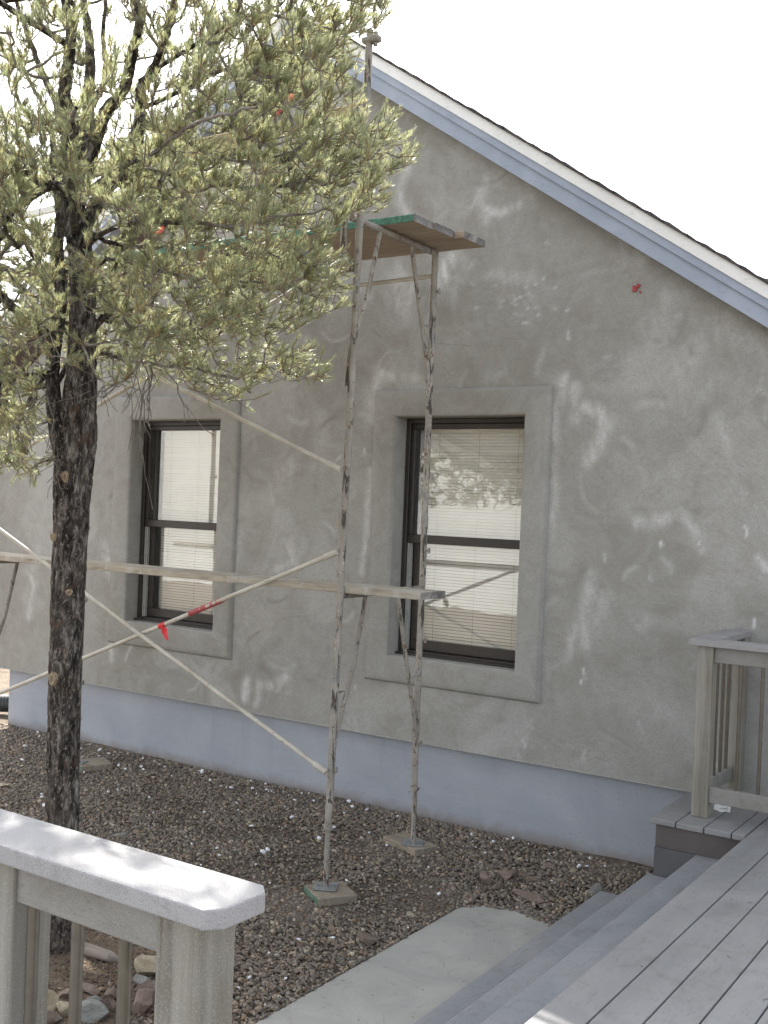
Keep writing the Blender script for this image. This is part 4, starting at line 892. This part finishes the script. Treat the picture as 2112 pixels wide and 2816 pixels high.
# needles
def needles():
    g = np.random.default_rng(99); SP, SD, SN, ST = [], [], [], []
    tn = np.array(tipnodes); base = POS[tn]; dirs = base-POS[PAR[tn]]; dirs /= np.linalg.norm(dirs, axis=1)[:, None]+1e-9
    out = base-np.array([-4.5, 3.9, 3.3]); out /= np.linalg.norm(out, axis=1)[:, None]
    for i in range(len(tn)):
        ns = g.integers(4, 9); tone = g.beta(2, 2)
        chain = [tn[i]]; 
        for _ in range(8): 
            if PAR[chain[-1]] >= 0: chain.append(PAR[chain[-1]])
        for k in range(ns):
            at = POS[chain[min(k if k < 1 else g.integers(0, len(chain)), len(chain)-1)]]
            if RAD[chain[0]] > .02: continue
            d = dirs[i]*.6+out[i]*.5+np.array([0, 0, .45])+g.normal(0, .42 if k else .2, 3); d /= np.linalg.norm(d)
            SP.append(at); SD.append(d); SN.append(g.integers(30, 52)); ST.append(np.clip(tone+g.normal(0, .12), 0, 1))
    SP = np.array(SP); SD = np.array(SD); SN = np.array(SN); ST = np.array(ST); m = len(SP)
    SLn = g.uniform(.03, .085, m)
    idx = np.repeat(np.arange(m), SN); n = len(idx); ax = SD[idx]; f = g.random(n)**.75
    p0 = SP[idx]+ax*(SLn[idx]*f)[:, None]
    rd_ = g.normal(size=(n, 3)); rd_ -= ax*(rd_*ax).sum(1)[:, None]; rd_ /= np.linalg.norm(rd_, axis=1)[:, None]
    ang = R(1)*(g.normal(40, 11, n)-16*f); ln = g.uniform(.019, .035, n)
    nd = ax*np.cos(ang)[:, None]+rd_*np.sin(ang)[:, None]+np.array([0, 0, .12]); nd /= np.linalg.norm(nd, axis=1)[:, None]
    wd = np.cross(nd, g.normal(size=(n, 3))*.75+np.array([0, 0, 1.])); wd /= np.linalg.norm(wd, axis=1)[:, None]; wd *= g.uniform(.00050, .00085, n)[:, None]
    mid = p0+nd*(ln*.55)[:, None]; tip = p0+(nd*.92+ax*.16)*ln[:, None]
    V = np.stack([p0-wd*.8, p0+wd*.8, mid+wd, mid-wd, tip], 1).reshape(-1, 3)
    o5 = 5*np.arange(n)[:, None]; F = np.concatenate([np.array([[0,1,2]])+o5, np.array([[0,2,3]])+o5, np.array([[3,2,4]])+o5])
    me = np_mesh('needles', V, F); at = me.attributes.new('needle', 'FLOAT', 'POINT')
    at.data.foreach_set('value', np.repeat(np.clip(ST[idx]*.8+g.normal(0, .16, n)+.02, 0, 1), 5).astype(np.float32))
    link('needles', me, NEEDLE, tree); print('needles', n, 'shoots', m, 'nodes', N_)
    S2 = MB(); 
    # short woody shoots under the needles
    k = 4; th = np.arange(k)*2*np.pi/k; u = np.cross(SD, np.array([0.3, .2, 1.])); u /= np.linalg.norm(u, axis=1)[:, None]; w = np.cross(SD, u)
    off = np.cos(th)[None, :, None]*u[:, None]+np.sin(th)[None, :, None]*w[:, None]; E = SP+SD*SLn[:, None]
    V = np.concatenate([SP[:, None]+off*.0022, E[:, None]+off*.0014], 1).reshape(-1, 3); j = np.arange(k)
    F = (np.stack([j, (j+1)%k, (j+1)%k+k, j+k], 1)[None]+2*k*np.arange(m)[:, None, None]).reshape(-1, 4)
    link('shoots', np_mesh('shoots', V, F), m_plain('young_shoot', (.26,.17,.09), .7), tree)
needles()

# debris on the deck and the pad
def debris():
    g = np.random.default_rng(4); x = np.concatenate([g.uniform(-1.5, 0, 110), g.uniform(-3.05, -2.45, 26)]); y = np.concatenate([g.uniform(2.8, 6.8, 110), g.uniform(3.4, 5.5, 26)]); z = np.where(x > -1.6, DZ+.003, GP+.003)
    n = len(x); a = g.uniform(0, 6.28, n); L = g.choice([.004, .007, .028], n, p=[.45, .35, .2]); w = np.where(L > .02, .0012, L*.4)
    d = np.stack([np.cos(a), np.sin(a), np.zeros(n)], 1)*L[:, None]; q = np.stack([-np.sin(a), np.cos(a), np.zeros(n)], 1)*w[:, None]; p = np.stack([x, y, z], 1); up = np.array([0, 0, .0025])
    V = np.stack([p-q, p+q, p+d+q, p+d-q, p+d*.5+up], 1).reshape(-1, 3); F = (np.array([[0,1,4],[1,2,4],[2,3,4],[3,0,4]])[None]+5*np.arange(n)[:, None, None]).reshape(-1, 3)
    tag(link('debris', np_mesh('debris', V, F), m_plain('dark_debris', (.10,.075,.05), .9)), 'specks of grit and fallen needles on the deck and path', None, None, 'stuff')
debris()

# ---------------------------------------------------------------- white house across the yard, behind the viewer (seen only as a reflection in the panes)
nb = empty('neighbour_house', (-16, -11, 0), 'white sunlit gabled house seen only reflected in the window panes', 'house')
NW = m_paint('white_siding', (.74,.74,.72), .7, .03)
b = MB(); b.prismY([(-30,-.3),(-11.4,-.3),(-11.4,3.1),(-14.7,4.5),(-18,3.2),(-18.4,4.6),(-24,6.2),(-30,4.4)], -17, -9); b.build('wall', NW, nb)
b = MB(); b.prismY([(-14.7,4.5),(-10.9,2.92),(-10.9,3.1),(-14.7,4.7)], -17, -8.5); b.prismY([(-18.3,3.1),(-14.72,4.5),(-14.72,4.7),(-18.3,3.28)], -17, -8.5); b.prismY([(-24,6.2),(-18.2,4.5),(-18.2,4.7),(-24,6.4)], -17, -8.6); b.prismY([(-30.4,4.25),(-24.02,6.2),(-24.02,6.4),(-30.4,4.45)], -17, -8.6); b.build('roof', SHING, nb)
